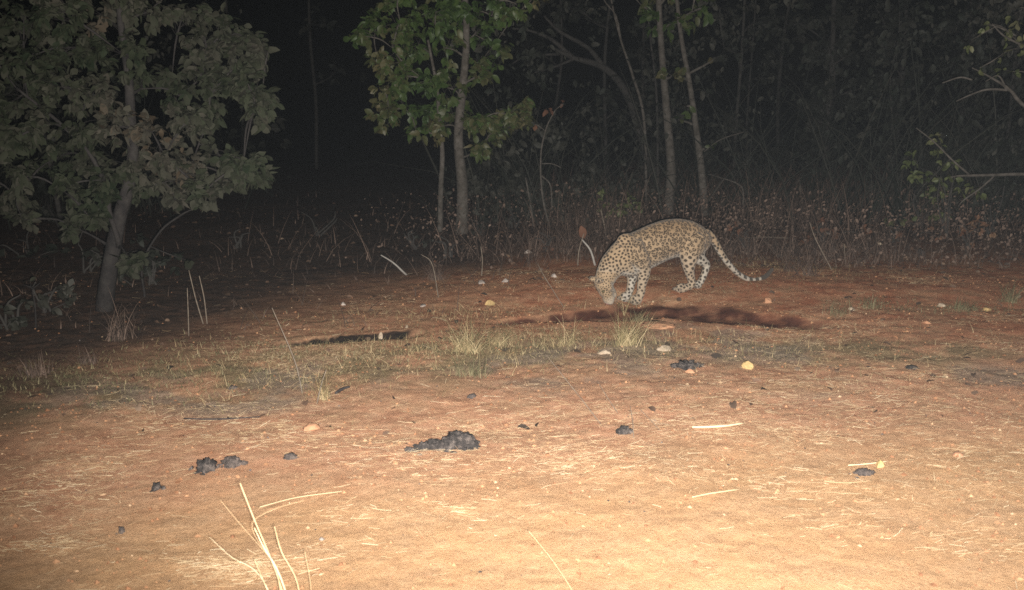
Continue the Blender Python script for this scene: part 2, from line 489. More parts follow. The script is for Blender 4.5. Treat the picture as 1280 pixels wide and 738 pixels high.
def blades_np(xy, height, width, lean=.25):
    """upright blades at ground points"""
    n = len(xy); out = []
    z = H(xy[:, 0], xy[:, 1]) - .005
    pos = np.column_stack([xy, z])
    kind = RNG.integers(0, 3, n)
    az = RNG.random(n) * 2 * math.pi
    up = np.column_stack([np.cos(az) * lean * RNG.random(n), np.sin(az) * lean * RNG.random(n), np.ones(n)])
    side = np.column_stack([np.cos(az), np.sin(az), np.zeros(n)])
    for k in range(3):
        m = kind == k
        if not m.any(): continue
        u = up[m] / np.linalg.norm(up[m], axis=1)[:, None]
        f = side[m] - u * (side[m] * u).sum(1)[:, None]; f /= np.linalg.norm(f, axis=1)[:, None]
        s = np.cross(u, f)
        B = np.stack([f, s, u], 1)
        h = height[m]
        S = np.column_stack([h, width[m], h])
        out.append(batch(*BLADES[k], pos[m], B, S))
    return join_batches(out)

# straw: three-ring bent bar lying on the ground, along x
def straw_template(b):
    V, F = [], []
    for t, y in ((0, 0), (.5, b), (1, 0)):
        V += [(t, y + .5, 0), (t, y, .7), (t, y - .5, 0)]
    for i in range(2):
        a, c = i * 3, i * 3 + 3
        F += [(a, a + 1, c + 1), (a, c + 1, c), (a + 1, a + 2, c + 2), (a + 1, c + 2, c + 1)]
    return np.array(V, float), np.array(F, int)

def straws(xy, ln, wd, ang):
    out = []
    n = len(xy)
    kind = RNG.integers(0, 3, n)
    dx, dy = np.cos(ang) * ln, np.sin(ang) * ln
    z0 = H(xy[:, 0], xy[:, 1]) + .002; z1 = H(xy[:, 0] + dx, xy[:, 1] + dy) + .002
    lift = np.where(RNG.random(n) < .15, RNG.random(n) * .03, RNG.random(n) * .006)
    f = np.column_stack([dx, dy, z1 - z0 + lift])
    B = quat_basis(f, np.tile([0, 0, 1.0], (n, 1)))
    pos = np.column_stack([xy, z0 + RNG.random(n) * .004])
    for k, b in enumerate((-3, 0.5, 3)):
        m = kind == k
        V, F = straw_template(b)
        out.append(batch(V, F, pos[m], B[m], np.column_stack([ln[m], wd[m], wd[m]])))
    return join_batches(out)

def scatter(n, x0, x1, y0, y1, dens=None):
    xs, got = [], 0
    while got < n:
        k = n * 2
        y = y0 + (y1 - y0) * RNG.random(k)
        x = x0 + (x1 - x0) * RNG.random(k)
        m = np.abs(x) < y * .62 + .3
        m &= RNG.random(k) > 1.15 * rut_fields(x, y)[1]
        if dens is not None: m &= RNG.random(k) < dens(x, y)
        xs.append(np.column_stack([x[m], y[m]])); got += m.sum()
    return np.vstack(xs)[:n]

# ---- straw litter
def straw_dens(x, y):
    d = sstep(.44, .72, fbm(x * 1.6, y * 2.2, 71, 4)) + .10
    d *= .25 + .75 * sstep(3.0, 4.3, y)
    d *= 1 - .96 * sstep(-.4, .3, poly_sd(x, y, BURN))
    return np.clip(d, 0, 1)
bs = []
xy = scatter(15000, -5.5, 6, 2.6, 9.5, straw_dens)
n = len(xy)
bs.append(straws(xy, .010 + .065 * RNG.random(n) ** 2.4, .0006 + .0012 * RNG.random(n) ** 2, RNG.normal(.08, .85, n) + math.pi * RNG.integers(0, 2, n)))
CL = [(540, 582, .5, 140), (450, 560, .4, 60), (650, 565, .5, 120), (740, 583, .35, 120), (780, 560, .4, 90), (900, 536, .35, 70), (860, 520, .6, 90), (990, 500, .9, 200),
      (1050, 540, .4, 70), (1010, 608, .35, 90), (330, 715, .22, 130), (280, 705, .2, 60), (80, 685, .18, 60), (120, 580, .4, 70), (230, 540, .5, 90), (1180, 520, .6, 100),
      (1240, 560, .4, 60), (1060, 650, .25, 40), (470, 650, .3, 40), (590, 638, .12, 30), (1230, 680, .25, 40), (1100, 460, .9, 150), (680, 520, .6, 110), (440, 690, .2, 25), (60, 615, .4, 60), (600, 535, .4, 80), (380, 545, .5, 80)]
for u, v, r, k in CL:
    k = int(k * 1.9)
    p = flat(u, v)
    a = RNG.normal(.12, .28, k)
    q = np.column_stack([p.x + RNG.normal(0, r * .5, k) - .05, p.y + RNG.normal(0, r * .28, k)])
    bs.append(straws(q[:], .012 + .075 * RNG.random(k) ** 2, .0007 + .0013 * RNG.random(k) ** 2, a + math.pi * RNG.integers(0, 2, k)))
V, F, T = join_batches(bs)
tag(link('straw_litter', npmesh('straw_litter', V, F, True, {'tint': T}), M['straw']), 'pale dry straw strewn over the red earth and the sandy track', 'straw', kind='stuff')

# ---- crumbs of soil and small stones
OCT = np.array([(1, 0, 0), (-.9, .2, 0), (0, 1, .1), (.1, -1, 0), (0, .1, .8), (0, 0, -.6)], float)
OCTF = np.array([(0, 2, 4), (2, 1, 4), (1, 3, 4), (3, 0, 4), (2, 0, 5), (1, 2, 5), (3, 1, 5), (0, 3, 5)])
def crumbs(xy, size):
    n = len(xy)
    a = RNG.random(n) * 6.28
    B = quat_basis(np.column_stack([np.cos(a), np.sin(a), RNG.normal(0, .3, n)]), np.tile([0, 0, 1.0], (n, 1)))
    pos = np.column_stack([xy, H(xy[:, 0], xy[:, 1]) + size * .1])
    S = size[:, None] * (.6 + .6 * RNG.random((n, 3)))
    return batch(OCT, OCTF, pos, B, S)
xy = scatter(9000, -5.5, 6, 2.6, 9.0, lambda x, y: (.25 + .75 * sstep(.4, .65, fbm(x * 2, y * 2, 81, 3))) * (1 - .9 * sstep(-.3, .4, poly_sd(x, y, BURN))))
c1 = crumbs(xy, .0025 + .011 * RNG.random(len(xy)) ** 4)
bank = []
for near, far, dep in RUTS[1:]:
    for line, off, k in ((far, .05, 150), (near, -.05, 60)):
        xs_ = [q[0] for q in line]; ys_ = [q[1] for q in line]
        bx = RNG.uniform(xs_[0], xs_[-1], k)
        bank.append(np.column_stack([bx, np.interp(bx, xs_, ys_) + off + RNG.normal(0, .07, k)]))
bank = np.vstack(bank)
V, F, T = join_batches([c1, crumbs(bank, .003 + .014 * RNG.random(len(bank)) ** 3)])
tag(link('soil_crumbs', npmesh('soil_crumbs', V, F, False, {'tint': T}), M['crumb']), 'small red crumbs of soil and grit lying all over the ground', 'grit', kind='stuff')
xy = scatter(480, -5.5, 6, 2.7, 9.0)
V, F, T = crumbs(xy, .002 + .007 * RNG.random(len(xy)) ** 3)
tag(link('charred_bits', npmesh('charred_bits', V, F, False, {'tint': T}), M['char']), 'tiny black charred bits scattered on the red earth', 'charcoal', kind='stuff')

# ---- leaf litter of the forest floor
def lit_dens(x, y):
    return np.clip(.04 + .9 * sstep(-.15, .6, poly_sd(x, y, BURN)) * (.3 + .7 * fbm(x * 2, y * 2, 91, 3)) * (.05 + .95 * sstep(-.5, 1.2, x)), 0, 1)
bs = []
for T_ in LEAVES[:4]:
    xy = scatter(1900, -9, 10, 4.6, 16, lit_dens); n = len(xy)
    a = RNG.random(n) * 6.28
    B = quat_basis(np.column_stack([np.cos(a), np.sin(a), RNG.normal(.1, .25, n)]), np.column_stack([RNG.normal(0, .4, n), RNG.normal(0, .4, n), np.ones(n)]))
    s = .02 + .055 * RNG.random(n)
    bs.append(batch(*T_, np.column_stack([xy, H(xy[:, 0], xy[:, 1]) + .008]), B, np.repeat(s[:, None], 3, 1), RNG.random(n) ** 1.5))
V, F, T = join_batches(bs)
tag(link('leaf_litter', npmesh('leaf_litter', V, F, True, {'tint': T}), M['litter']), 'dead brown leaves covering the dark forest floor behind the clearing', 'leaf litter', kind='stuff')

# ---- short grass of the clearing
def patch(u, v, rx, ry, k):
    p = flat(u, v)
    q = np.column_stack([p.x + RNG.normal(0, rx, k), p.y + RNG.normal(0, ry, k)])
    return q[RNG.random(k) > 1.2 * rut_fields(q[:, 0], q[:, 1])[1]]
P_DRY = [(600, 430, .5, .25, 1848), (700, 425, .5, .2, 1320), (480, 440, .5, .2, 1320), (800, 430, .4, .2, 880), (580, 455, .4, .2, 968), (900, 440, .5, .25, 968), (400, 480, .4, .3, 792), (330, 450, .5, .3, 1056),
         (250, 470, .5, .3, 968), (1020, 350, .5, .3, 616), (940, 340, .4, .3, 528), (1100, 430, .7, .35, 704), (560, 395, .4, .2, 704), (640, 390, .4, .2, 528), (1000, 455, .5, .3, 528)]
P_GRN = [(590, 440, .4, .2, 1003), (480, 445, .4, .2, 585), (300, 440, .5, .25, 1086), (200, 470, .4, .3, 1086), (100, 470, .5, .3, 1337), (40, 480, .4, .3, 1003), (620, 425, .3, .12, 501), (1090, 385, .18, .12, 459), (1200, 388, .25, .12, 543), (1250, 385, .2, .1, 334),
         (1145, 392, .2, .1, 250), (790, 385, .12, .1, 250), (900, 365, .35, .2, 501), (450, 420, .4, .2, 418), (380, 400, .3, .2, 250), (700, 385, .3, .1, 167)]
q = np.vstack([patch(*a) for a in P_DRY]); n = len(q)
V, F, T = blades_np(q, .012 + .10 * RNG.random(n) ** 3, .0014 + .002 * RNG.random(n), 1.3)
tag(link('dry_grass', npmesh('dry_grass', V, F, True, {'tint': T}), M['drygrass']), 'short dry grass growing along the rut in the clearing', 'grass', kind='stuff')
q = np.vstack([patch(*a) for a in P_GRN]); n = len(q)
V, F, T = blades_np(q, .010 + .045 * RNG.random(n) ** 2, .003 + .005 * RNG.random(n), 1.4)
tag(link('green_weeds', npmesh('green_weeds', V, F, True, {'tint': T}), M['greengrass']), 'low dull green weeds in patches on the red earth', 'weeds', kind='stuff')

# ---- tall dead undergrowth in front of the forest
def under_dens(x, y):
    return np.clip(sstep(.36, .62, fbm(x * .8, y * .8, 101, 3)) + .12, 0, 1)
xy = scatter(4200, -11, 11, 11.2, 17.5, lambda x, y: under_dens(x, y) * (.06 + .94 * sstep(-1.2, .5, x))); n = len(xy)
right = sstep(-1.5, 1.5, xy[:, 0])
V, F, T = blades_np(xy, (.15 + .75 * RNG.random(n) ** 1.5) * (.25 + .75 * right), .006 + .008 * RNG.random(n), .5)
xy2 = scatter(500, -9, 0, 6.8, 11.5, lambda x, y: lit_dens(x, y) * under_dens(x, y)); n = len(xy2)
b2 = blades_np(xy2, .06 + .26 * RNG.random(n) ** 1.7, .005 + .006 * RNG.random(n), .8)
xy3 = scatter(1500, 0, 9, 9.3, 12.0, under_dens); n = len(xy3)
b3 = blades_np(xy3, .06 + .32 * RNG.random(n) ** 1.7, .004 + .006 * RNG.random(n), .7)
ul = []
for q in (0, 3):
    xy4 = scatter(2600, -2.0, 9, 9.4, 13.5, lambda x, y: np.clip(sstep(.44, .70, fbm(x * 1.6, y * 1.6, 131, 4)) * 1.2, 0, 1) * sstep(-2.0, -.3, x)); m4 = len(xy4)
    zz = .5 * RNG.random(m4) ** 1.4
    d4 = RNG.normal(0, 1, (m4, 3))
    s4 = .012 + .034 * RNG.random(m4) ** 1.6
    ul.append(batch(*LEAVES[q], np.column_stack([xy4, H(xy4[:, 0], xy4[:, 1]) + .02 + zz]), quat_basis(d4, RNG.normal(0, .6, (m4, 3)) + np.array([0, -.4, .6])), np.repeat(s4[:, None], 3, 1), RNG.random(m4) ** 2 * .32))
xy5 = scatter(1500, -3.2, 8, 9.6, 13.0, lambda x, y: under_dens(x, y) * (.06 + .94 * sstep(-1.2, .5, x))); m5 = len(xy5)
b5 = blades_np(xy5, .15 + .5 * RNG.random(m5) ** 1.5, .004 + .005 * RNG.random(m5), .8)
V, F, T = join_batches([(V, F, T), b2, b3, b5] + ul)
tag(link('undergrowth', npmesh('undergrowth', V, F, True, {'tint': T}), M['dullgrass']), 'tall dead brown undergrowth in front of the dark trees', 'undergrowth', kind='stuff')

# ---- the tangle of twigs and small leaves that closes the clearing
def thick_dens(x, y):
    c = sstep(.40, .62, fbm(x * .7, y * .7, 111, 3))
    side = sstep(-1.2, .8, x) + .5 * (1 - sstep(-4.6, -3.4, x))
    return np.clip(c * side + .05 * side, 0, 1)
xy = scatter(2000, -11, 11, 12.6, 19, thick_dens); n = len(xy)
a = blades_np(xy, .5 + 2.6 * RNG.random(n) ** 1.8, .008 + .016 * RNG.random(n), .75)
xy = scatter(6500, -11, 11, 12.6, 19, thick_dens); n = len(xy)
hz = 3.4 * RNG.random(n) ** 1.5
pos = np.column_stack([xy, H(xy[:, 0], xy[:, 1]) + .1 + hz])
keep = RNG.random(n) < sstep(.47, .62, (vnoise(pos[:, 0] * 1.1, pos[:, 2] * 1.1 + pos[:, 1], 121) + vnoise(pos[:, 0] * 2.3, pos[:, 2] * 2.3, 122)) / 2)
pos = pos[keep]
rep_ = 5
pos = np.repeat(pos, rep_, 0) + RNG.normal(0, .09, (len(pos) * rep_, 3)); n = len(pos)
d = RNG.normal(0, 1, (n, 3)); d[:, 2] -= .4
sz = .04 + .10 * RNG.random(n) ** 1.5
b = batch(*LEAVES[1], pos, quat_basis(d, RNG.normal(0, .6, (n, 3)) + np.array([0, -.3, .8])), np.repeat(sz[:, None], 3, 1), np.clip(1.7 * (vnoise(pos[:, 0] * .9 + 5, pos[:, 2] * .9, 125) - .25) * (.4 + .8 * RNG.random(n)), 0, 1))
V, F, T = join_batches([a, b])
tag(link('thicket', npmesh('thicket', V, F, True, {'tint': T}), M['leaf_dim']), 'dim dense thicket of thin twigs and small leaves behind the clearing', 'thicket', kind='stuff')

# ------------------------------------------------------------------ lumps: dung, stones, clods
def ico(sub=3):
    bm = bmesh.new(); bmesh.ops.create_icosphere(bm, subdivisions=sub, radius=1)
    V = np.array([v.co[:] for v in bm.verts]); F = np.array([[v.index for v in f.verts] for f in bm.faces]); bm.free()
    return V, F
ICO3, ICO2 = ico(4), ico(3)
def n3(V, s, seed):
    return (fbm(V[:, 0] * s + 7.1 * seed, V[:, 1] * s + 3.3 * V[:, 2] * s, seed, 3) + fbm(V[:, 2] * s + 2.7 * seed, V[:, 0] * s - 1.9 * V[:, 1] * s, seed + 5, 3)) / 2
def lump_geo(w, d, h, seed, jag=.5, fine=.25, tpl=None, facet=False):
    V0, F = tpl or ICO2
    V = V0.copy()
    k = 1 + jag * (n3(V, 1.4, seed) - .5) * 2 + fine * (n3(V, 4.5, seed + 40) - .5) * 2
    if not facet: k = k * (1 - .55 * fine * (1 - np.abs(n3(V, 3.2, seed + 70) - .5) * 7).clip(0, 1)) + fine * .6 * (n3(V, 7.3, seed + 20) - .5) + fine * .25 * (n3(V, 17, seed + 21) - .5)
    V = V * k[:, None]
    if facet:                                   # knock flat faces off, as on broken stone
        rr = np.random.default_rng(seed)
        for _ in range(7):
            nrm = rr.normal(size=3); nrm /= np.linalg.norm(nrm)
            c = rr.uniform(.55, .85); dd = V @ nrm - c
            V = V - np.outer(np.clip(dd, 0, None), nrm)
    V = V * np.array([w / 2, d / 2, h * .75])
    V[:, 2] = np.maximum(V[:, 2], -.25 * h)
    return V, F
def lump(name, u, v, wpx, hpx, mat, label, cat, seed, group=None, jag=.5, fine=.25, facet=False, pieces=None):
    """v: foot of the lump in the photograph; pieces: further lobes (dx, dy in own widths, scale)"""
    p = gp(u, v); s = p.y * math.cos(PITCH) + (CAM_H - p.z) * math.sin(PITCH)
    w = wpx * s / FPX; h = hpx * s / FPX
    mb = MB()
    ang = seed * 1.7
    for k, (dx, dy, sc) in enumerate(pieces or [(0, 0, 1)]):
        V, F = lump_geo(w * sc, w * sc * .75, h * sc * .8, seed + k * 3, jag, fine, ICO3 if wpx > 25 else None, facet)
        a = ang + k
        c_, s_ = math.cos(a * .3), math.sin(a * .3)
        V = np.column_stack([V[:, 0] * c_ - V[:, 1] * s_, V[:, 0] * s_ + V[:, 1] * c_, V[:, 2]]) + np.array([dx * w, dy * w, 0])
        mb.add(V, F)
    if name.startswith('dung'):
        rr = np.random.default_rng(seed)
        for k in range(14 if wpx > 25 else 7):
            V, F = lump_geo(w * rr.uniform(.06, .30), w * rr.uniform(.06, .25), h * rr.uniform(.05, .16), seed + 50 + k, .9, .7, ICO2, True)
            ca, sa = math.cos(k * 2.4), math.sin(k * 2.4)
            V = np.column_stack([V[:, 0] * ca - V[:, 1] * sa, V[:, 0] * sa + V[:, 1] * ca, V[:, 2]])
            ext = max(1.0, 2 * max(abs(q[0]) for q in (pieces or [(.5, 0, 1)])))
            mb.add(V + np.array([rr.normal(0, .24) * w * ext, rr.normal(-.05, .22) * w, rr.uniform(-.02, .10) * h * (1 if k % 2 else 0)]), F)
    me = mb.mesh(name, not facet)
    o = link(name, me, M[mat], loc=(p.x, p.y + w * .3, p.z + .02 * h))
    return tag(o, label, cat, group)

DG = 'dung lumps lying in the clearing'
lump('dung_lump', 255, 590, 34, 22, 'dung', 'large black dung lump left of its greyer twin, on the lower left earth', 'dung', 3, DG, .45, .3)
lump('dung_lump', 287, 584, 30, 17, 'dung_pale', 'greyish dung lump touching the right side of the large black one', 'dung', 5, DG, .5, .35, pieces=[(0, 0, 1), (.45, .05, .45)])
lump('dung_lump', 194, 613, 18, 15, 'dung', 'small pointed black dung lump, the lowest of the lumps at lower left', 'dung', 9, DG, .7, .4, pieces=[(0, 0, 1), (.5, -.1, .5)])
lump('dung_lump', 362, 575, 17, 12, 'dung_pale', 'small grey crumbling dung lump right of the black pair', 'dung', 12, DG, .6, .4)
lump('dung_heap', 548, 567, 46, 29, 'dung', 'long broken heap of dark dung with its tall end at right, in mid clearing', 'dung', 17, DG, .5, .35,
     pieces=[(.5, .35, 1.0), (.78, .3, .7), (.2, .2, .66), (-.1, .1, .7), (-.12, .3, .5), (-.4, .0, .52), (-.62, -.1, .42), (-.82, -.15, .35)])
lump('dung_lump', 779, 543, 22, 13, 'dung', 'dark dung lump at the foot of thin dry stalks in mid clearing', 'dung', 21, DG, .6, .3, pieces=[(0, 0, 1), (.4, .1, .6)])
lump('dung_lump', 861, 462, 32, 15, 'dung', 'ragged black dung lump on grey ash below the leopard', 'dung', 26, DG, .8, .5, pieces=[(0, 0, 1), (.5, .1, .5), (-.5, .1, .45)])
lump('dung_lump', 1082, 595, 26, 9, 'dung_pale', 'low flat dark dung lump beside the small bright yellow stone', 'dung', 31, DG, .5, .4)
lump('dung_lump', 590, 498, 15, 8, 'dung_pale', 'small dark lump on red earth above the long dung heap', 'dung', 33, DG, .6, .4)
lump('dung_lump', 1142, 462, 20, 6, 'dung', 'thin flat black lump on straw at the far right of the clearing', 'dung', 37, DG, .6, .4)
lump('dung_lump', 1152, 319, 17, 12, 'dung', 'round black lump on the dark forest floor right of the leopard', 'dung', 39, DG, .5, .3)
lump('dung_lump', 290, 487, 14, 7, 'dung_pale', 'small grey lump among weeds left of the rut', 'dung', 43, DG, .5, .3)
lump('dung_lump', 151, 667, 11, 13, 'dung_pale', 'tiny grey upright flake on the sandy earth at lower left', 'dung', 47, DG, .5, .3)

SG = 'stones and clods in the clearing'
lump('stone', 1101, 585, 15, 12, 'stone_yellow', 'small bright yellow stone resting by the flat dung lump', 'stone', 51, SG, .4, .1, True)
lump('stone', 936, 461, 18, 13, 'stone_yellow', 'round yellow stone on ash right of the ragged black dung', 'stone', 53, SG, .4, .1, True)
lump('stone', 832, 439, 19, 11, 'stone_pale', 'pale tilted stone on grass below the leopard forelegs', 'stone', 57, SG, .5, .1, True)
lump('stone', 755, 443, 22, 8, 'stone_pale', 'flat whitish stone left of the dry grass tuft foot', 'stone', 59, SG, .4, .1, True)
lump('clod', 863, 467, 13, 8, 'clod_red', 'orange clod of earth just below the ragged black dung', 'clod', 61, SG, .4, .2, True)
lump('clod', 388, 538, 22, 11, 'clod_red', 'orange clod on straw above the small grey dung', 'clod', 63, SG, .4, .2)
lump('clod', 826, 411, 46, 9, 'clod_red', 'broad low orange mound on the near lip of the rut', 'clod', 67, SG, .4, .2)
lump('clod', 1199, 571, 16, 8, 'clod_red', 'small dark red clod on sand at the right', 'clod', 69, SG, .4, .2)
lump('stone', 476, 422, 8, 12, 'stone_pale', 'narrow upright whitish stone at the left black rut, left of a pair', 'stone', 71, SG, .4, .1, True)
lump('stone', 508, 414, 10, 12, 'stone_pale', 'blunt upright whitish stone at the left black rut, right of a pair', 'stone', 73, SG, .4, .1, True)
lump('stone', 1178, 384, 13, 7, 'stone_pale', 'pale stone between green weeds at right behind the rut', 'stone', 75, SG, .4, .1, True)
lump('stone', 1236, 389, 13, 7, 'stone_yellow', 'pale yellow stone at the far right edge of the weeds', 'stone', 77, SG, .4, .1, True)
lump('stone', 1160, 405, 10, 6, 'clod_red', 'orange stone on bare earth in front of the right weeds', 'stone', 79, SG, .4, .1, True)
lump('stone', 1027, 394, 12, 6, 'stone_grey', 'grey stone at the right end of the rut', 'stone', 81, SG, .4, .1, True)
lump('stone', 1066, 388, 12, 6, 'stone_pale', 'small pale stone left of the green weeds by the rut end', 'stone', 83, SG, .4, .1, True)
lump('stone', 960, 379, 11, 11, 'clod_red', 'orange clod under the curled tail tip', 'stone', 85, SG, .4, .1, True)
lump('stone', 632, 353, 12, 7, 'stone_grey', 'grey stone on the forest floor left of the leopard, right of a pair', 'stone', 87, SG, .4, .1, True)
lump('stone', 602, 355, 12, 7, 'stone_grey', 'grey stone on the forest floor left of the leopard, left of a pair', 'stone', 89, SG, .4, .1, True)
lump('stone', 692, 347, 9, 8, 'stone_grey', 'small upright grey stone in front of the leopard head', 'stone', 91, SG, .4, .1, True)
lump('stone', 660, 317, 12, 7, 'stone_grey', 'dim brown stone deep on the forest floor under the bare sapling', 'stone', 93, SG, .4, .1, True)
lump('stone', 1035, 293, 16, 5, 'stone_grey', 'flat dim stone on the forest floor right of the tail', 'stone', 95, SG, .4, .1, True)
lump('stone', 1100, 306, 10, 5, 'stone_pale', 'small pale stone on the dark floor left of the round black lump', 'stone', 97, SG, .4, .1, True)
lump('stone', 428, 382, 9, 6, 'stone_grey', 'small dim stone behind the left black rut', 'stone', 99, SG, .4, .1, True)
lump('stone', 528, 384, 11, 5, 'stone_grey', 'flat dim stone on earth between the two ruts', 'stone', 101, SG, .4, .1, True)
lump('stone', 402, 676, 9, 5, 'stone_grey', 'tiny grey pebble by the tall pale straw at lower left', 'stone', 103, SG, .4, .1, True)

# ------------------------------------------------------------------ sticks, stalks and tufts
def stick(name, pts, rpx, mat, label, cat, group=None, n=10, sides=6):
    """pts: world points"""
    P = smooth_path(pts, n)
    base = Vector(tuple(P[0]))
    d = base.y
    mb = MB(); mb.tube(P, [r * .7 * d / FPX for r in rpx], sides, .3)
    return tag(link(name, mb.mesh(name, True, base), M[mat], loc=base), label, cat, group)
def up_pts(lst, dy=0.0):
    """first pixel on the ground, the rest in the upright plane through it (leaning dy metres away per step)"""
    p0 = gp(*lst[0]); out = [p0 - Vector((0, 0, .02)), p0]
    for k, (u, v) in enumerate(lst[1:]): out.append(at_y(u, v, p0.y + dy * (k + 1)))
    return out[1:] if len(out) > 3 else out
def lie_pts(lst, lift=.012):
    return [gp(u, v) + Vector((0, 0, lift)) for u, v in lst]

ST = 'thin dry stems standing in the clearing'
stick('dry_twig', up_pts([(508, 344), (492, 329), (476, 319)], -.05), [2.2, 1.6, 1.0], 'twig_pale', 'bleached slanting twig on dark ground behind the left rut', 'twig', ST)
stick('dry_twig', up_pts([(744, 332), (738, 313), (727, 299)]), [2.2, 1.8, 1.3], 'twig_pale', 'pale broken twig leaning beside the leopard neck', 'twig', ST)
stick('dry_twig', up_pts([(722, 332), (724, 312), (730, 292)]), [1.4, 1.2, .9], 'twig', 'thin brown stem holding a dead red leaf near the leopard head', 'twig', ST)
stick('dry_twig', up_pts([(758, 300), (755, 280), (751, 262)]), [1.6, 1.4, 1.0], 'twig', 'short grey stub standing behind the leopard shoulder', 'twig', ST)
stick('dry_twig', up_pts([(752, 532), (730, 503), (706, 473), (682, 443)], .02), [.8, .6, .4], 'twig', 'long thin stalk arching left over the ash patch', 'stalk', ST, 14)
stick('dry_twig', up_pts([(772, 516), (760, 498), (747, 477)], .02), [.8, .6, .4], 'twig', 'pale stalk leaning left above the mid clearing dung', 'stalk', ST, 14)
stick('dry_twig', up_pts([(792, 548), (791, 528), (788, 508)], .02), [.8, .6, .4], 'twig', 'short pale stalk bent over the mid clearing dung', 'stalk', ST)
stick('dry_twig', up_pts([(826, 539), (814, 526), (800, 512)], .02), [.6, .5, .4], 'twig', 'thin pale stalk right of the mid clearing dung', 'stalk', ST)
stick('dry_twig', up_pts([(378, 492), (368, 450), (340, 385)], .05), [1.4, 1.1, .7], 'twig', 'long grey stem leaning left at the end of the black rut', 'stalk', ST, 14)
stick('dry_twig', up_pts([(396, 505), (402, 480), (408, 462)], .02), [1.3, 1.0, .6], 'twig', 'short grey stem in grass in front of the black rut', 'stalk', ST)
stick('dry_twig', up_pts([(254, 405), (245, 375), (236, 338)], .02), [1.3, 1.1, .8], 'twig', 'pale thin stem right of the dusty tree, left of a pair', 'stalk', ST)
stick('dry_twig', up_pts([(259, 405), (255, 372), (249, 345)], .02), [1.3, 1.1, .8], 'twig', 'pale thin stem right of the dusty tree, right of a pair', 'stalk', ST)
stick('dry_twig', up_pts([(236, 420), (235, 385), (234, 360)], .02), [1.1, .9, .7], 'twig', 'dim upright stem left of the pair of thin stems', 'stalk', ST)
stick('dry_twig', up_pts([(1040, 338), (1020, 300), (1012, 278)], .05), [1.1, 1.0, .7], 'twig', 'thin grey stem leaning left on the floor right of the tail', 'stalk', ST, 12)
stick('dry_twig', up_pts([(1057, 330), (1055, 305)], .05), [1.0, .7], 'twig', 'short upright pale stem on the floor right of the tail', 'stalk', ST)
stick('dry_twig', up_pts([(1003, 268), (1001, 245), (999, 232)], .05), [1.4, 1.1, .8], 'twig', 'upright grey stub in the undergrowth right of the pale trunks', 'stalk', ST)
stick('dry_twig', up_pts([(548, 372), (540, 330), (526, 318)], .05), [1.0, .8, .6], 'twig', 'dim thin stem curving left under the slender tree', 'stalk', ST)
stick('dry_twig', up_pts([(602, 345), (603, 325), (601, 308)], .05), [1.3, 1.1, .8], 'twig', 'reddish forked stem under the slender tree', 'stalk', ST)
stick('dry_twig', up_pts([(705, 385), (680, 345), (672, 330)], .05), [.8, .7, .5], 'twig', 'faint stem on the earth in front of the leopard head', 'stalk', ST)
stick('fallen_stick', lie_pts([(420, 494), (428, 489), (437, 486)]), [2.6, 3.0, 2.0], 'twig_dark', 'short black stick lying in front of the left rut', 'stick')
stick('fallen_stick', lie_pts([(230, 526), (270, 527), (325, 524)]), [1.3, 1.6, 1.1], 'twig_dark', 'long dark stick lying on earth above the black dung pair', 'stick')
stick('fallen_stick', lie_pts([(925, 302), (955, 300), (985, 301)], .03), [1.5, 1.8, 1.2], 'twig', 'brown stick lying on the forest floor above the tail', 'stick')
stick('fallen_stick', lie_pts([(1060, 585), (1085, 583), (1110, 580)]), [1.0, 1.1, .8], 'straw', 'pale straw stem lying behind the yellow stone', 'stick')
stick('fallen_stick', lie_pts([(865, 625), (890, 620), (925, 615)]), [1.1, 1.2, .8], 'straw', 'single pale straw stem lying on sand at right of centre', 'stick')
stick('fallen_stick', lie_pts([(325, 640), (370, 628), (428, 620)], .02), [.9, .9, .7], 'straw', 'long bent straw stem lying right of the tall pale stalks', 'stick')
stick('fallen_stick', lie_pts([(865, 537), (900, 536), (930, 532)]), [2.0, 2.4, 1.2], 'straw', 'broad pale straw bundle stem lying right of mid clearing', 'stick')
stick('fallen_stick', lie_pts([(1030, 605), (1060, 607), (1090, 604)]), [.9, 1.0, .7], 'straw', 'thin straw stem lying under the flat dung by the yellow stone', 'stick')

# tall pale stalks at the lower left, rooted just below the frame
root = empty('dry_grass_stalks', gp(372, 790))
tag(root, 'tall pale broken grass stalks standing at the lower left front', 'grass stalks')
def stalk(parent, name, lst, rpx, mat, Y, dY=0.0):
    P = [at_y(u, v, Y + dY * k / max(1, len(lst) - 1)) for k, (u, v) in enumerate(lst)]
    base = parent.location
    mb = MB(); mb.tube(smooth_path(P, 16), [r * .42 * Y / FPX for r in rpx], 6, .35)
    return link(name, mb.mesh(name, True, base), M[mat], parent)
Y0 = root.location.y
for lst, r in [([(368, 790), (345, 715), (318, 650), (300, 604)], (3, 2.6, 2.3, 1.5)), ([(374, 795), (350, 720), (330, 685), (318, 660)], (3.2, 3, 2.4, 1.2)), ([(378, 790), (372, 730), (352, 690), (343, 658)], (2.8, 2.6, 2.4, 1)),
               ([(362, 790), (352, 745), (346, 710)], (5, 4.5, 2.0)), ([(355, 790), (335, 740), (318, 700)], (2, 2, 1)), ([(360, 792), (325, 720), (290, 697), (262, 672)], (1.2, 1, .8, .5)), ([(340, 700), (300, 655), (275, 625)], (.8, .7, .5)),
               ([(330, 690), (315, 655), (345, 636), (380, 626)], (.9, .8, .7, .5)), ([(392, 790), (388, 730), (381, 690)], (1.5, 1.2, .8))]:
    stalk(root, 'stalk', lst, r, 'straw', Y0)
root = empty('dry_grass_stalk', gp(740, 775))
tag(root, 'single tall pale grass stalk leaning at the bottom centre front', 'grass stalk')
stalk(root, 'stalk', [(740, 785), (715, 738), (690, 700), (661, 664)], (1.6, 1.4, 1.2, .8), 'straw', root.location.y)

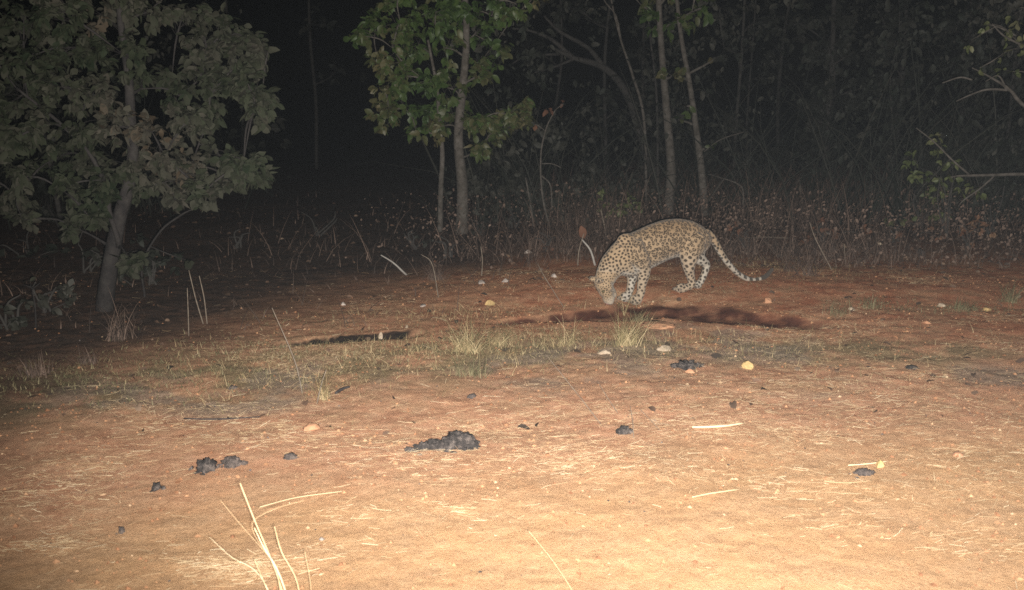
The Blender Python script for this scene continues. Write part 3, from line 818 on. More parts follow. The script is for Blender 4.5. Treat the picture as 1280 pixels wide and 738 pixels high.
# tufts of grass
def tuft(u, v, hpx, wpx, nb, mat, label, spread=.45, bw=.004, name='grass_tuft'):
    p = gp(u, v); k = p.y / FPX
    mb = []; nb = int(nb * 1.7)
    r = min(wpx * k * .18, .05)
    xy = np.column_stack([p.x + RNG.normal(0, r, nb), p.y + RNG.normal(0, r * .7, nb)])
    V, F, T = blades_np(xy, hpx * k * (.35 + .75 * RNG.random(nb)), np.full(nb, bw * .6) * (.5 + .9 * RNG.random(nb)), spread)
    me = npmesh(name, V - np.array(tuple(p)), F, True, {'tint': T})
    return tag(link(name, me, M[mat], loc=p), label, 'grass tuft', 'grass tufts in the clearing')
tuft(783, 432, 58, 40, 70, 'drygrass', 'tall straw coloured grass tuft in front of the leopard forepaws', .55, .005)
tuft(800, 402, 22, 40, 50, 'greengrass', 'low green grass tuft on the rut lip by the leopard forepaws', .9, .006)
tuft(706, 432, 42, 46, 40, 'drygrass', 'thin straggling grass tuft left of the tall straw coloured one', .8, .004)
tuft(585, 440, 60, 60, 60, 'drygrass', 'loose dry grass tuft between the two ruts', .8, .004)
tuft(590, 470, 40, 70, 60, 'greengrass', 'greenish grass tuft below the loose dry one', .8, .006)
tuft(625, 432, 40, 50, 40, 'drygrass', 'short dry grass tuft right of the loose one between the ruts', .8, .004)
tuft(405, 500, 45, 24, 26, 'drygrass', 'sparse pale grass tuft in front of the black rut', .5, .004)
tuft(1010, 345, 55, 40, 30, 'dullgrass', 'thin dead grass tuft on the floor right of the tail', .7, .004)
tuft(985, 340, 36, 40, 26, 'dullgrass', 'reddish dead grass tuft next to the tail tip', .7, .004)
tuft(1045, 395, 26, 36, 34, 'greengrass', 'green grass tuft at the right end of the rut', .7, .006)
tuft(1090, 385, 22, 46, 50, 'greengrass', 'broad low green weed tuft behind the rut end', 1.0, .008)
tuft(1205, 388, 20, 60, 60, 'greengrass', 'wide dull green weed tuft at right of the pale stone', 1.0, .008)
tuft(1262, 378, 40, 30, 40, 'greengrass', 'green weed tuft at the right edge of the clearing', .8, .008)
tuft(45, 470, 34, 60, 46, 'dullgrass', 'dim weed tuft at the left edge of the clearing', .6, .008)
tuft(150, 425, 60, 50, 40, 'dullgrass', 'dim dead weed tuft in front of the dusty tree', .6, .008)
tuft(112, 455, 30, 50, 40, 'dullgrass', 'dark green weed tuft left of the dusty tree foot', .7, .008)
tuft(545, 350, 36, 60, 60, 'dullgrass', 'dim reddish brush tuft behind the gap of the ruts', .8, .006)
tuft(780, 395, 55, 2, 8, 'drygrass', 'few thin reddish stems standing under the leopard chest', .4, .003)

# ------------------------------------------------------------------ trees
def leaf_cluster(c, rad, k, size, out_dir=None, droop=.35):
    """k leaves round a twig end: returns pos, fwd, up, size"""
    pos = np.tile(np.array(tuple(c)), (k, 1)) + RNG.normal(0, rad * .35, (k, 3))
    d = RNG.normal(0, 1, (k, 3)); d[:, 2] = d[:, 2] * .6 - droop
    if out_dir is not None: d += np.array(tuple(out_dir)) * .8
    up = RNG.normal(0, .6, (k, 3)) + np.array([0, -.25, .9])
    s = size * (.6 + .7 * RNG.random(k))
    return pos, d, up, s

def make_tree(name, label, cat, trunks, clumps, leaf_size, leafmat, bark, group=None, individual=0, templates=LEAVES, per=9, spread=.5, limb_r=.016, dens=1.0, twigs=True, seed=0):
    """trunks: list of (points, radii); clumps: (centre, radius, number of twig ends)"""
    base = Vector(tuple(trunks[0][0][0])) + Vector((0, 0, .0))
    root = empty(name, base); tag(root, label, cat, group)
    rr = random.Random(seed)
    tpts = []
    for k, (pts, rad) in enumerate(trunks):
        P = smooth_path(pts, 6 * len(pts))
        P[0] = np.array(P[0]) - np.array([0, 0, .06])
        rad = [r * .72 for r in rad]
        if k == 0: rad = [rad[0] * 1.12] + list(rad)
        mb = MB(); mb.tube(P, rad, 12, .10)
        link('trunk', mb.mesh('trunk', True, base), M[bark], root)
        R_ = np.interp(np.linspace(0, 1, len(P)), np.linspace(0, 1, len(rad)), rad)
        tpts += [(Vector(tuple(p)), r) for p, r in zip(P, R_)]
    allp, alld, allu, alls = [], [], [], []
    axis = [t[0] for t in tpts]
    ordered = sorted(clumps, key=lambda q: min((Vector(tuple(q[0])) - a).length for a in axis))
    for c, rad, k in ordered:
        br = MB()
        c = Vector(tuple(c))
        # limb from the trunk, rising towards the clump
        best = min(tpts, key=lambda t: (t[0] - (c - Vector((0, 0, .35 * (c - t[0]).length)))).length)
        a = best[0]
        L = (c - a).length
        mid = a.lerp(c, .5) + Vector((rr.uniform(-.12, .12) * L, rr.uniform(-.12, .12) * L, rr.uniform(-.02, .16) * L))
        lp = smooth_path([a, mid, c], 8)
        tpts += [(Vector(tuple(q)), limb_r * (1 - .09 * i)) for i, q in enumerate(lp)][3:]
        br.tube(lp, [min(best[1] * .55, limb_r * 1.6), limb_r, limb_r * .35], 6, .15, cap=False)
        for j in range(max(1, int(k * dens))):
            v = Vector((rr.gauss(0, 1), rr.gauss(0, 1), rr.gauss(0, .85)))
            v = v.normalized() * rad * (rr.random() ** .45)
            e = c + v
            s0 = Vector(tuple(lp[rr.randrange(4, 8)]))
            if twigs:
                br.tube([s0, s0.lerp(e, .55) + Vector((rr.uniform(-.05, .05) * L, 0, rr.uniform(-.04, .1) * L)), e], [limb_r * .22, limb_r * .15, limb_r * .08], 4, 0, cap=False)
            p, d, u, s = leaf_cluster(e, spread * leaf_size, rr.randint(max(3, per - 3), per + 2), leaf_size, v.normalized())
            allp.append(p); alld.append(d); allu.append(u); alls.append(s)
        link('branch', br.mesh('branch', True, base), M[bark], root)
    if not allp: return root
    P = np.vstack(allp); D = np.vstack(alld); U = np.vstack(allu); S = np.concatenate(alls)
    B = quat_basis(D, U)
    n = len(P)
    kind = RNG.integers(0, len(templates), n)
    # one hue per clump region, some freedom per leaf
    tint = np.clip(.75 * fbm(P[:, 0] * 1.9 + 3, P[:, 2] * 1.9 + P[:, 1], 7, 2) * 1.5 - .3 + .42 * RNG.random(n), 0.02, .98)
    order = np.argsort(np.linalg.norm(P - np.array([0, 0, CAM_H]), axis=1) / S)
    front = set(order[:individual].tolist()) if individual else set()
    rest = np.array([i not in front for i in range(n)])
    bs = []
    for k in range(len(templates)):
        m = rest & (kind == k)
        if m.any(): bs.append(batch(*templates[k], P[m] - np.array(tuple(base)), B[m], np.repeat(S[m][:, None], 3, 1), tint[m]))
    V, F, T = join_batches(bs)
    o = link('crown', npmesh('crown', V, F, True, {'tint': T}), M[leafmat + '_fix'], root)
    o['kind'] = 'stuff'
    if front:
        protos = {}
        for i in front:
            q = (int(kind[i]), int(tint[i] * 7))
            if q not in protos:
                tv, tf = templates[q[0]]
                me = npmesh('leaf', tv, tf, True, {'tint': np.full(len(tv), (q[1] + .5) / 7)}); me.materials.append(M[leafmat + '_fix'])
                protos[q] = me
            lo = bpy.data.objects.new('leaf', protos[q]); COL.objects.link(lo)
            lo.parent = root
            m3 = Matrix([B[i][0], B[i][1], B[i][2]]).transposed()
            lo.matrix_local = Matrix.Translation(Vector(P[i]) - base) @ m3.to_4x4() @ Matrix.Scale(float(S[i]), 4)
    return root

# versions of the leaf materials without the per-object shift
def fixed(name):
    m = M[name].copy()
    nt = m.node_tree
    for n in nt.nodes:
        if n.type == 'MATH' and n.operation == 'ADD':
            for l in list(n.inputs[1].links): nt.links.remove(l)
            n.inputs[1].default_value = 0.0
    M[name + '_fix'] = m
for k in ('leaf_dusty', 'leaf_green', 'leaf_dim', 'leaf_shrub', 'leaf_dead'): fixed(k)

def plane_pts(lst, Y, dy=0.0):
    return [at_y(u, v, Y + dy * k) for k, (u, v) in enumerate(lst)]
def clumps_px(lst, Y, jitter=.35):
    rr = random.Random(len(lst) * 3 + int(Y * 10))
    out = []
    for u, v, rpx, k in lst:
        y = Y + rr.uniform(-jitter, jitter)
        out.append((at_y(u, v, y), rpx * y / FPX, k))
    return out

# the dusty tree at the left
b = gp(130, 388); YL = b.y
TL = [([b] + plane_pts([(137, 335), (150, 270), (160, 235), (166, 190), (163, 140), (160, 90), (150, 20), (146, -80)], YL), [.085, .075, .07, .062, .055, .05, .04, .03, .02]),
      (plane_pts([(148, 300), (137, 265), (133, 235), (110, 190), (70, 150), (20, 110)], YL - .05), [.03, .026, .022, .02, .018, .012])]
CLL = [(30, 20, 34, 9), (80, 15, 34, 9), (130, 20, 34, 8), (185, 15, 30, 7), (230, 15, 30, 6), (40, 70, 34, 9), (95, 60, 34, 9), (150, 65, 30, 7), (255, 45, 24, 6), (285, 45, 26, 8), (315, 55, 18, 5), (335, 65, 14, 4), (300, 80, 26, 7), (255, 90, 28, 7), (215, 95, 18, 3),
       (30, 120, 34, 8), (80, 110, 34, 8), (125, 115, 30, 7), (175, 100, 20, 4), (225, 120, 24, 5), (270, 110, 26, 6), (310, 105, 22, 6), (328, 120, 16, 5), (318, 140, 14, 4), (235, 150, 24, 6), (262, 145, 20, 5), (50, 160, 34, 8), (100, 155, 30, 7), (140, 160, 26, 5), (190, 165, 22, 5),
       (15, 175, 26, 6), (20, 220, 26, 6), (65, 200, 26, 5), (110, 200, 28, 6), (160, 205, 26, 6), (205, 195, 26, 6), (240, 205, 24, 6), (275, 195, 20, 5), (305, 205, 22, 7), (322, 218, 14, 4), (285, 225, 18, 5), (255, 240, 20, 5), (215, 225, 22, 5), (130, 225, 26, 5), (80, 240, 26, 4), (18, 255, 20, 5), (28, 275, 12, 3),
       (95, 285, 14, 4), (115, 275, 18, 4), (180, 235, 20, 4), (165, 330, 12, 4), (130, 250, 18, 3), (220, 252, 14, 3), (-30, 60, 40, 9), (-40, 150, 40, 9), (-30, 220, 30, 5), (60, -25, 40, 8), (160, -25, 40, 8), (240, -20, 30, 5)]
make_tree('dusty_tree', 'broad leafy tree with grey dusty leaves and a leaning trunk at the left', 'tree', TL, clumps_px(CLL, YL, .55), .070, 'leaf_dusty', 'bark_dusty', individual=300, per=15, limb_r=.009, dens=2.0, seed=1, templates=LEAVES + LONGL, spread=.75)

# the slender two-stemmed tree in the middle
b = gp(577, 292); YM = b.y
TM = [([b] + plane_pts([(578, 235), (573, 170), (580, 95), (583, 40), (578, -60)], YM), [.10, .085, .075, .06, .055, .045]),
      ([gp(550, 290)] + plane_pts([(551, 235), (553, 195), (550, 160), (546, 110), (535, 50)], YM + .15), [.05, .045, .042, .04, .03, .02])]
CLM = [(545, 15, 30, 8), (580, 10, 26, 7), (500, 25, 26, 7), (470, 35, 22, 7), (455, 45, 12, 3), (490, 60, 24, 6), (520, 60, 24, 6), (555, 60, 24, 5), (475, 85, 18, 5), (505, 95, 20, 6), (530, 100, 24, 6), (560, 110, 22, 5), (480, 110, 14, 4), (485, 140, 22, 8), (505, 135, 18, 5), (535, 140, 22, 6), (565, 145, 22, 6),
       (545, 160, 14, 4), (520, 165, 10, 3), (600, 80, 20, 4), (615, 60, 18, 4), (595, 40, 20, 5), (615, 20, 20, 5), (645, 5, 22, 5), (600, 150, 20, 4), (610, 170, 20, 5), (603, 188, 10, 4), (625, 160, 12, 3), (640, 145, 12, 4), (653, 130, 10, 4), (650, 150, 8, 3), (585, 155, 16, 3), (670, -5, 16, 3), (560, -20, 40, 7), (620, -20, 30, 5), (500, -10, 30, 6), (605, 95, 12, 3)]
make_tree('slender_tree', 'slender two stemmed tree with green and yellowing leaves behind the clearing', 'tree', TM, clumps_px(CLM, YM, .5), .095, 'leaf_green', 'bark', individual=300, per=12, limb_r=.010, dens=1.9, seed=2, templates=LEAVES + LONGL, spread=.7)

# the two pale trunks behind the leopard
b = gp(835, 268); YA = b.y
make_tree('pale_tree', 'straight pale trunk with few leaves, left of two behind the leopard back', 'tree',
          [([b] + plane_pts([(839, 215), (835, 160), (830, 100), (826, 50), (820, -60)], YA), [.10, .085, .075, .065, .06, .05])],
          clumps_px([(800, 5, 14, 4), (818, 20, 12, 4), (838, 30, 14, 5), (812, 38, 8, 2), (825, 3, 14, 4), (840, 95, 8, 2), (790, -10, 20, 4), (850, -10, 24, 5)], YA, .3), .12, 'leaf_green', 'bark', individual=60, per=7, seed=3)
b = gp(881, 270); YB = b.y
make_tree('pale_tree', 'thin pale leaning trunk, right of two behind the leopard rump', 'tree',
          [([b] + plane_pts([(877, 215), (870, 160), (862, 105), (852, 50), (846, 0), (840, -60)], YB), [.075, .062, .055, .048, .042, .035, .03])],
          clumps_px([(865, 15, 14, 5), (880, 10, 10, 4), (858, 30, 10, 3), (850, 98, 6, 2), (892, 75, 8, 1), (890, 182, 5, 1), (858, 133, 8, 2), (870, -15, 20, 5), (848, 150, 6, 1)], YB, .25), .11, 'leaf_green', 'bark', individual=40, per=6, seed=4)

# stems behind and between
def bare_stem(name, label, cat, lst, Y, rad, branches=(), bark='bark', group='bare stems and saplings', leaves=(), leafmat='leaf_dead', ls=.08, foot=True):
    pts = plane_pts(lst, Y)
    if foot:
        pts = [Vector((pts[0].x, pts[0].y, Hs(pts[0].x, pts[0].y)))] + pts
    trunks = [(pts, rad)]
    root = make_tree(name, label, cat, trunks, [(at_y(u, v, Y - .05), r * Y / FPX, k) for u, v, r, k in leaves], ls, leafmat, bark, group, per=4, limb_r=.007, seed=int(lst[0][0]))
    for bl, r in branches:
        mb = MB(); mb.tube(smooth_path(plane_pts(bl, Y), 10), r, 6, .15)
        link('branch', mb.mesh('branch', True, root.location), M[bark], root)
    return root
bare_stem('sapling', 'thin bare sapling leaning left between the slender tree and the pale trunks', 'sapling', [(808, 262), (805, 150), (790, 92), (776, 50), (764, 0), (758, -40)], 14.6, [.03, .03, .028, .024, .02, .016, .012], [([(776, 50), (770, 20), (758, 5), (750, -10)], [.016, .01, .008])])
bare_stem('leaning_tree', 'thick dim trunk bending over to the left in the gloom', 'tree', [(830, 258), (800, 165), (782, 115), (755, 85), (715, 72), (690, 60)], 17.0, [.11, .11, .10, .09, .075, .05, .03],
          [([(715, 72), (690, 50), (660, 38), (640, 36)], [.05, .035, .02, .012]), ([(755, 85), (735, 60), (700, 40), (680, 20)], [.05, .035, .02]), ([(720, 73), (690, 85), (665, 92)], [.03, .018, .01]), ([(700, 68), (660, 70), (640, 80)], [.025, .015, .01])], 'bark_dim')
bare_stem('sapling', 'crooked bare sapling with curled dead leaves at its top, left of the leopard', 'sapling', [(689, 292), (678, 245), (676, 195), (683, 160), (694, 138)], 12.3, [.018, .017, .015, .012, .008],
          [([(677, 205), (690, 205), (702, 210)], [.008, .005]), ([(677, 220), (688, 232), (690, 262)], [.012, .01, .008])], 'bark', leaves=[(690, 140, 6, 1), (668, 155, 4, 1), (705, 130, 6, 1)], leafmat='leaf_dead', ls=.08)
bare_stem('dead_stub', 'short dead grey stub left of the crooked sapling', 'stub', [(667, 282), (662, 250), (657, 222)], 12.5, [.02, .02, .016, .012])
bare_stem('sapling', 'thin dim stem just left of the straight pale trunk', 'sapling', [(822, 250), (822, 180), (820, 110), (812, 40), (806, -30)], 16.0, [.03, .028, .025, .02, .015], bark='bark_dim')
bare_stem('sapling', 'bare twiggy sapling bent at its top right of the pale trunks', 'sapling', [(928, 268), (929, 240), (922, 230), (900, 222), (885, 218)], 13.6, [.016, .015, .013, .01, .007], [([(905, 224), (890, 245), (886, 252)], [.008, .005]), ([(880, 190), (900, 175), (930, 165)], [.008, .006])], 'bark')
bare_stem('sapling', 'pale forked twig standing in the undergrowth right of the leopard', 'sapling', [(1004, 262), (1001, 240), (1000, 225)], 14.2, [.014, .012, .008])
bare_stem('weed_stem', 'dim flat topped weed at the far left edge', 'weed', [(45, 420), (44, 385), (40, 360)], 7.0, [.008, .008, .006], [([(40, 360), (30, 356)], [.006, .003]), ([(40, 362), (50, 354)], [.006, .003])], 'bark_dusty', leaves=[(38, 356, 6, 1)], leafmat='leaf_dusty', ls=.05)
bare_stem('branch_sapling', 'thin grey slanting sapling right of the dusty tree foot', 'sapling', [(178, 330), (200, 290), (225, 270), (240, 262)], 8.2, [.012, .012, .01, .008], bark='bark_dusty', leaves=[(165, 325, 10, 2), (232, 325, 8, 1)], leafmat='leaf_dusty', ls=.09)

# the bush with long bare branches at the right
YR = 10.6
b = Vector((at_y(1345, 300, YR).x, YR, Hs(at_y(1345, 300, YR).x, YR)))
trk = [b, at_y(1340, 200, YR), at_y(1310, 150, YR), at_y(1295, 80, YR), at_y(1290, 0, YR)]
rt = make_tree('branchy_tree', 'dry tree with pale crooked branches reaching in from the right edge', 'tree', [(trk, [.09, .08, .06, .05, .035])],
               clumps_px([(1265, 45, 20, 3), (1240, 30, 14, 2), (1215, 50, 10, 1), (1265, 90, 14, 2), (1275, 10, 20, 3), (1250, 70, 10, 2), (1225, 85, 8, 1), (1275, 60, 20, 3)], YR, .3), .07, 'leaf_shrub', 'bark', per=5, limb_r=.008, seed=6)
for bl, r in [([(1330, 160), (1280, 132), (1262, 112), (1235, 95), (1215, 85)], [.03, .022, .018, .01, .006]), ([(1262, 113), (1235, 112), (1215, 118), (1195, 127)], [.016, .012, .008, .005]), ([(1258, 112), (1248, 95), (1232, 102)], [.014, .008, .004]),
              ([(1215, 100), (1200, 97), (1178, 104)], [.012, .009, .005]), ([(1335, 222), (1280, 218), (1240, 219), (1200, 220), (1188, 222)], [.026, .02, .017, .012, .007]), ([(1243, 220), (1225, 236), (1205, 250), (1198, 258)], [.012, .009, .005]),
              ([(1212, 219), (1190, 200), (1168, 178), (1145, 160)], [.013, .01, .008, .005]), ([(1270, 45), (1250, 35), (1232, 30)], [.012, .008, .005]), ([(1280, 58), (1255, 45), (1240, 30)], [.014, .01, .006])]:
    mb = MB(); mb.tube(smooth_path(plane_pts(bl, YR), 12), r, 7, .15)
    link('branch', mb.mesh('branch', True, rt.location), M['bark'], rt)

def shrub(u, v, Y, wpx, hpx, k, ls, mat, label, per=7, bark='bark_dim', group='shrubs at the forest edge', templates=LEAVES):
    c = at_y(u, v, Y)
    z0 = Hs(c.x, Y)
    base = Vector((c.x, Y, z0))
    w, h = wpx * Y / FPX, hpx * Y / FPX
    rr = random.Random(int(u * 7 + v))
    stems = []
    for i in range(4):
        e = base + Vector((rr.uniform(-.3, .3) * w, rr.uniform(-.2, .2) * w, max(.15, c.z - z0) + rr.uniform(-.1, .3) * h))
        stems.append(([base + Vector((rr.uniform(-.06, .06), rr.uniform(-.06, .06), 0)), base.lerp(e, .5) + Vector((rr.uniform(-.08, .08), 0, .05)), e], [.014, .011, .006]))
    cl = []
    for i in range(k):
        cl.append((c + Vector((rr.gauss(0, .32) * w, rr.gauss(0, .2) * w, rr.gauss(0, .32) * h)), .12 * (w + h), 3))
    return make_tree('shrub', label, 'shrub', stems, cl, ls, mat, bark, group, per=per, limb_r=.006, seed=int(u), templates=templates)
shrub(1185, 215, 11.2, 60, 70, 9, .07, 'leaf_shrub', 'green leafy shrub under the pale branches at the right')
shrub(1245, 235, 11.6, 60, 60, 7, .07, 'leaf_dim', 'dark shrub below the long pale branch at the right edge')
shrub(1155, 250, 12.4, 60, 60, 6, .07, 'leaf_shrub', 'dim green shrub left of the leafy one at the right')
shrub(1090, 240, 14.5, 70, 60, 7, .08, 'leaf_dim', 'dark low shrub in the undergrowth at right of centre')
shrub(1215, 285, 10.6, 50, 40, 6, .05, 'leaf_dead', 'brown dying shrub low at the right under the branches')
shrub(960, 245, 14.5, 70, 60, 6, .08, 'leaf_dim', 'dim low shrub right of the pale trunks')
shrub(740, 245, 13.6, 70, 60, 8, .08, 'leaf_dim', 'dim shrub behind the leopard between sapling and pale trunk')
shrub(790, 262, 12.2, 60, 40, 8, .06, 'leaf_shrub', 'greenish low shrub right behind the leopard back')
shrub(640, 285, 12.4, 60, 40, 7, .06, 'leaf_dim', 'dark low shrub right of the slender tree foot')
shrub(600, 290, 11.9, 40, 40, 6, .06, 'leaf_dim', 'small dark shrub at the slender tree foot')
shrub(520, 320, 11.0, 50, 36, 6, .05, 'leaf_dim', 'dark low shrub left of the slender tree')
shrub(680, 320, 10.4, 60, 30, 7, .045, 'leaf_dead', 'brown low brush left of the leopard head')
shrub(560, 335, 10.2, 60, 30, 6, .045, 'leaf_dead', 'reddish low brush below the slender tree')
shrub(60, 395, 7.6, 70, 60, 8, .07, 'leaf_dim', 'dark weedy shrub at left of the dusty tree foot')
shrub(15, 420, 7.0, 60, 60, 8, .06, 'leaf_dim', 'dark weedy shrub at the far left edge')
shrub(195, 350, 8.8, 60, 60, 6, .07, 'leaf_dim', 'dim shrub right of the dusty tree foot')
shrub(110, 330, 9.4, 80, 70, 7, .09, 'leaf_dim', 'dark shrub in the gloom behind the dusty tree foot')
shrub(30, 320, 10.5, 80, 80, 7, .1, 'leaf_dim', 'dark tall shrub in the gloom under the dusty crown')
shrub(300, 340, 11.0, 80, 50, 6, .08, 'leaf_dim', 'barely visible shrub in the gloom right of the dusty tree')
shrub(400, 335, 12.0, 80, 50, 6, .08, 'leaf_dim', 'barely visible shrub in the gloom left of the slender tree')
shrub(1030, 300, 11.0, 60, 40, 6, .05, 'leaf_dead', 'brown low brush on the floor right of the tail')
shrub(930, 300, 10.8, 50, 30, 5, .045, 'leaf_dead', 'brown low brush just above the leopard tail')
shrub(1120, 300, 11.0, 60, 34, 6, .045, 'leaf_dead', 'brown low brush left of the round black lump')

# dead leaves standing out
def single_leaf(u, v, Y, size, mat, label, fwd, up):
    p = at_y(u, v, Y) if Y else gp(u, v) + Vector((0, 0, .01))
    tv, tf = LEAVES[1]
    B = quat_basis(np.array([fwd], float), np.array([up], float))
    V, F, T = batch(tv, tf, np.zeros((1, 3)), B, np.full((1, 3), size), np.array([.4]))
    return tag(link('dead_leaf', npmesh('dead_leaf', V, F, True, {'tint': T}), M[mat], loc=p), label, 'leaf')
Yt = gp(722, 332).y
single_leaf(726, 282, Yt, .13, 'leaf_dead_fix', 'dead red brown leaf standing on the thin stem near the leopard head', (.25, -.2, -1), (0, -1, .1))
single_leaf(606, 383, None, .09, 'stone_yellow', 'yellow fallen leaf on the red earth left of the leopard head', (1, .2, .35), (0, -.8, .6))

# the forest behind
BG = 'dim trees of the forest behind'
def forest_tree(u, Y, r0, hgt, crown, label, lean=0.0, ls=.17, per=8):
    rr = random.Random(int(u * 3 + Y * 11))
    p = at_y(u, 200, Y); b = Vector((p.x, Y, Hs(p.x, Y)))
    pts = [b]
    for k in range(1, 6):
        pts.append(b + Vector((lean * k / 5 * hgt + rr.uniform(-.1, .1), rr.uniform(-.1, .1), hgt * k / 5)))
    cl = [(at_y(cu, cv, Y + rr.uniform(-.8, .8)), cr * Y / FPX * 1.15, int(k * 2.6)) for cu, cv, cr, k in crown]
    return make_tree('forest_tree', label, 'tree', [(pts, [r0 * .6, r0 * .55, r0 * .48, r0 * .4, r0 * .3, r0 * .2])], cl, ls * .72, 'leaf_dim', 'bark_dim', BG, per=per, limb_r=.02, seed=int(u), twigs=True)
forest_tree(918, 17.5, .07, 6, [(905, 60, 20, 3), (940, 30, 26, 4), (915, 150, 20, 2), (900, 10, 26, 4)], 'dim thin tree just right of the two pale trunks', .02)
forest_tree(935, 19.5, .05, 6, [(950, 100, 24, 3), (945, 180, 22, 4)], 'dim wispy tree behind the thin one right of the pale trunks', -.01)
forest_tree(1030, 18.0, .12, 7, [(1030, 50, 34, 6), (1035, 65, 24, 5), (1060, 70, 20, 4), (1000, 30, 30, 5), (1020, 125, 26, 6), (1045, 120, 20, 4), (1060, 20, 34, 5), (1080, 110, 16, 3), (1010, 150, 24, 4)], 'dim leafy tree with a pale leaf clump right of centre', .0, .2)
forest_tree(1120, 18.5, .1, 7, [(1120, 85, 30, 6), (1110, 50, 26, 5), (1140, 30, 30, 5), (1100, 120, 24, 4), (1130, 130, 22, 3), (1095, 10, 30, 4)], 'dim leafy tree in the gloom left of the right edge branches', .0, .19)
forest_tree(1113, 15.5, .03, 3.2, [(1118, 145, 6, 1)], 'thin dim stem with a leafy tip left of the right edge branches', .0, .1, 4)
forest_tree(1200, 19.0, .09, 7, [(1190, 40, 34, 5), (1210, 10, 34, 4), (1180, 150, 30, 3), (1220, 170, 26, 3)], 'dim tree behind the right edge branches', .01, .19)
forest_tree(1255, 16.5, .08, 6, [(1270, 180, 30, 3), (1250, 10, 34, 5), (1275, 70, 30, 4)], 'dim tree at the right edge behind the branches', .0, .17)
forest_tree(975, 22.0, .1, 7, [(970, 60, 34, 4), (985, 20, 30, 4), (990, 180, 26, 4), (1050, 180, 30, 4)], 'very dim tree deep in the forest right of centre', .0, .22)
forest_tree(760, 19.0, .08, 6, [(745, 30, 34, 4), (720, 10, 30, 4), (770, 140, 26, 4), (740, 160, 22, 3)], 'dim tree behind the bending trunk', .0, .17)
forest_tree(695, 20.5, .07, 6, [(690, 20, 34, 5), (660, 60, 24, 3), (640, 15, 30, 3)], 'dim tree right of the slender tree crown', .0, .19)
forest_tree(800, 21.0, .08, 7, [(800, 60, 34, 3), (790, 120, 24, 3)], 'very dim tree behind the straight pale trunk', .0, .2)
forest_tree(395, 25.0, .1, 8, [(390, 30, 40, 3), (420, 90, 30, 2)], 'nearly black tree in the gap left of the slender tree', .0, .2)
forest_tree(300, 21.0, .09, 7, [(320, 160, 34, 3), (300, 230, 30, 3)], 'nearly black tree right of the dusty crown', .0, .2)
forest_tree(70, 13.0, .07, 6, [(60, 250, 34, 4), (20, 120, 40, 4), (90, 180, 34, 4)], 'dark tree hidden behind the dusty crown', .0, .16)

# ------------------------------------------------------------------ the leopard
YAW = R(25)
HD = Vector((-math.cos(YAW), -math.sin(YAW), 0))            # heading, to the left and a little towards the camera
LT = Vector((math.sin(YAW), -math.cos(YAW), 0))             # its left side, towards the camera
LO = flat(798, 379, .005)                                           # under the near forepaw
LO = LO - LT * .07
def lp(u, v, s=0.0):
    d = ray(u, v); o = LO + LT * s
    return CAMP + d * ((o - CAMP).dot(LT) / d.dot(LT))

def ell_tube(mb, sec, sides=20):
    """sec: (centre, half height along the section's own up, half width along LT, axis hint)"""
    C = np.array([tuple(c) for c, _, _ in sec]); hh = np.array([a for _, a, _ in sec]); ww = np.array([a for _, _, a in sec])
    n = len(sec) * 5
    t0 = np.arange(len(sec)); t1 = np.linspace(0, len(sec) - 1, n)
    Cs = np.array(smooth_path(C, n)); hs = np.interp(t1, t0, hh); ws = np.interp(t1, t0, ww)
    T = np.gradient(Cs, axis=0); T /= np.linalg.norm(T, axis=1)[:, None]
    lt = np.array(tuple(LT)); V = []; F = []
    for i in range(n):
        side = lt - T[i] * (lt @ T[i]); side /= np.linalg.norm(side)
        up = np.cross(T[i], side)
        th = np.arange(sides) / sides * 2 * math.pi
        V.append(Cs[i] + np.outer(np.sin(th) * hs[i], up) + np.outer(np.cos(th) * ws[i], side))
    V = np.vstack(V)
    for i in range(n - 1):
        for j in range(sides):
            k = (j + 1) % sides
            F += [(i * sides + j, i * sides + k, (i + 1) * sides + k), (i * sides + j, (i + 1) * sides + k, (i + 1) * sides + j)]
    e0, e1 = Cs[0] - T[0] * min(hs[0], ws[0]) * .6, Cs[-1] + T[-1] * min(hs[-1], ws[-1]) * .6
    V = np.vstack([V, e0, e1])
    for j in range(sides):
        k = (j + 1) % sides
        F += [(n * sides, k, j), (n * sides + 1, (n - 1) * sides + j, (n - 1) * sides + k)]
    F = np.array(F)
    # outward orientation
    a = V[F[:, 0]]; vol = (a * np.cross(V[F[:, 1]], V[F[:, 2]])).sum() if False else np.einsum('ij,ij->', V[F[:, 0]] - V.mean(0), np.cross(V[F[:, 1]] - V.mean(0), V[F[:, 2]] - V.mean(0)))
    if vol < 0: F = F[:, ::-1]
    mb.add(V, F)
def ball(mb, c, rx, ry, rz, fwd=None):
    V, F = ICO2
    f = np.array(tuple(fwd if fwd is not None else HD)); B = quat_basis(f[None], np.array([tuple(LT)]) if abs(f @ np.array(tuple(LT))) < .9 else np.array([[0, 0, 1.0]]))[0]
    mb.add((V * np.array([rx, ry, rz])) @ B + np.array(tuple(c)), F)

KPX = LO.y / FPX * 1.02
def px(a): return a * KPX

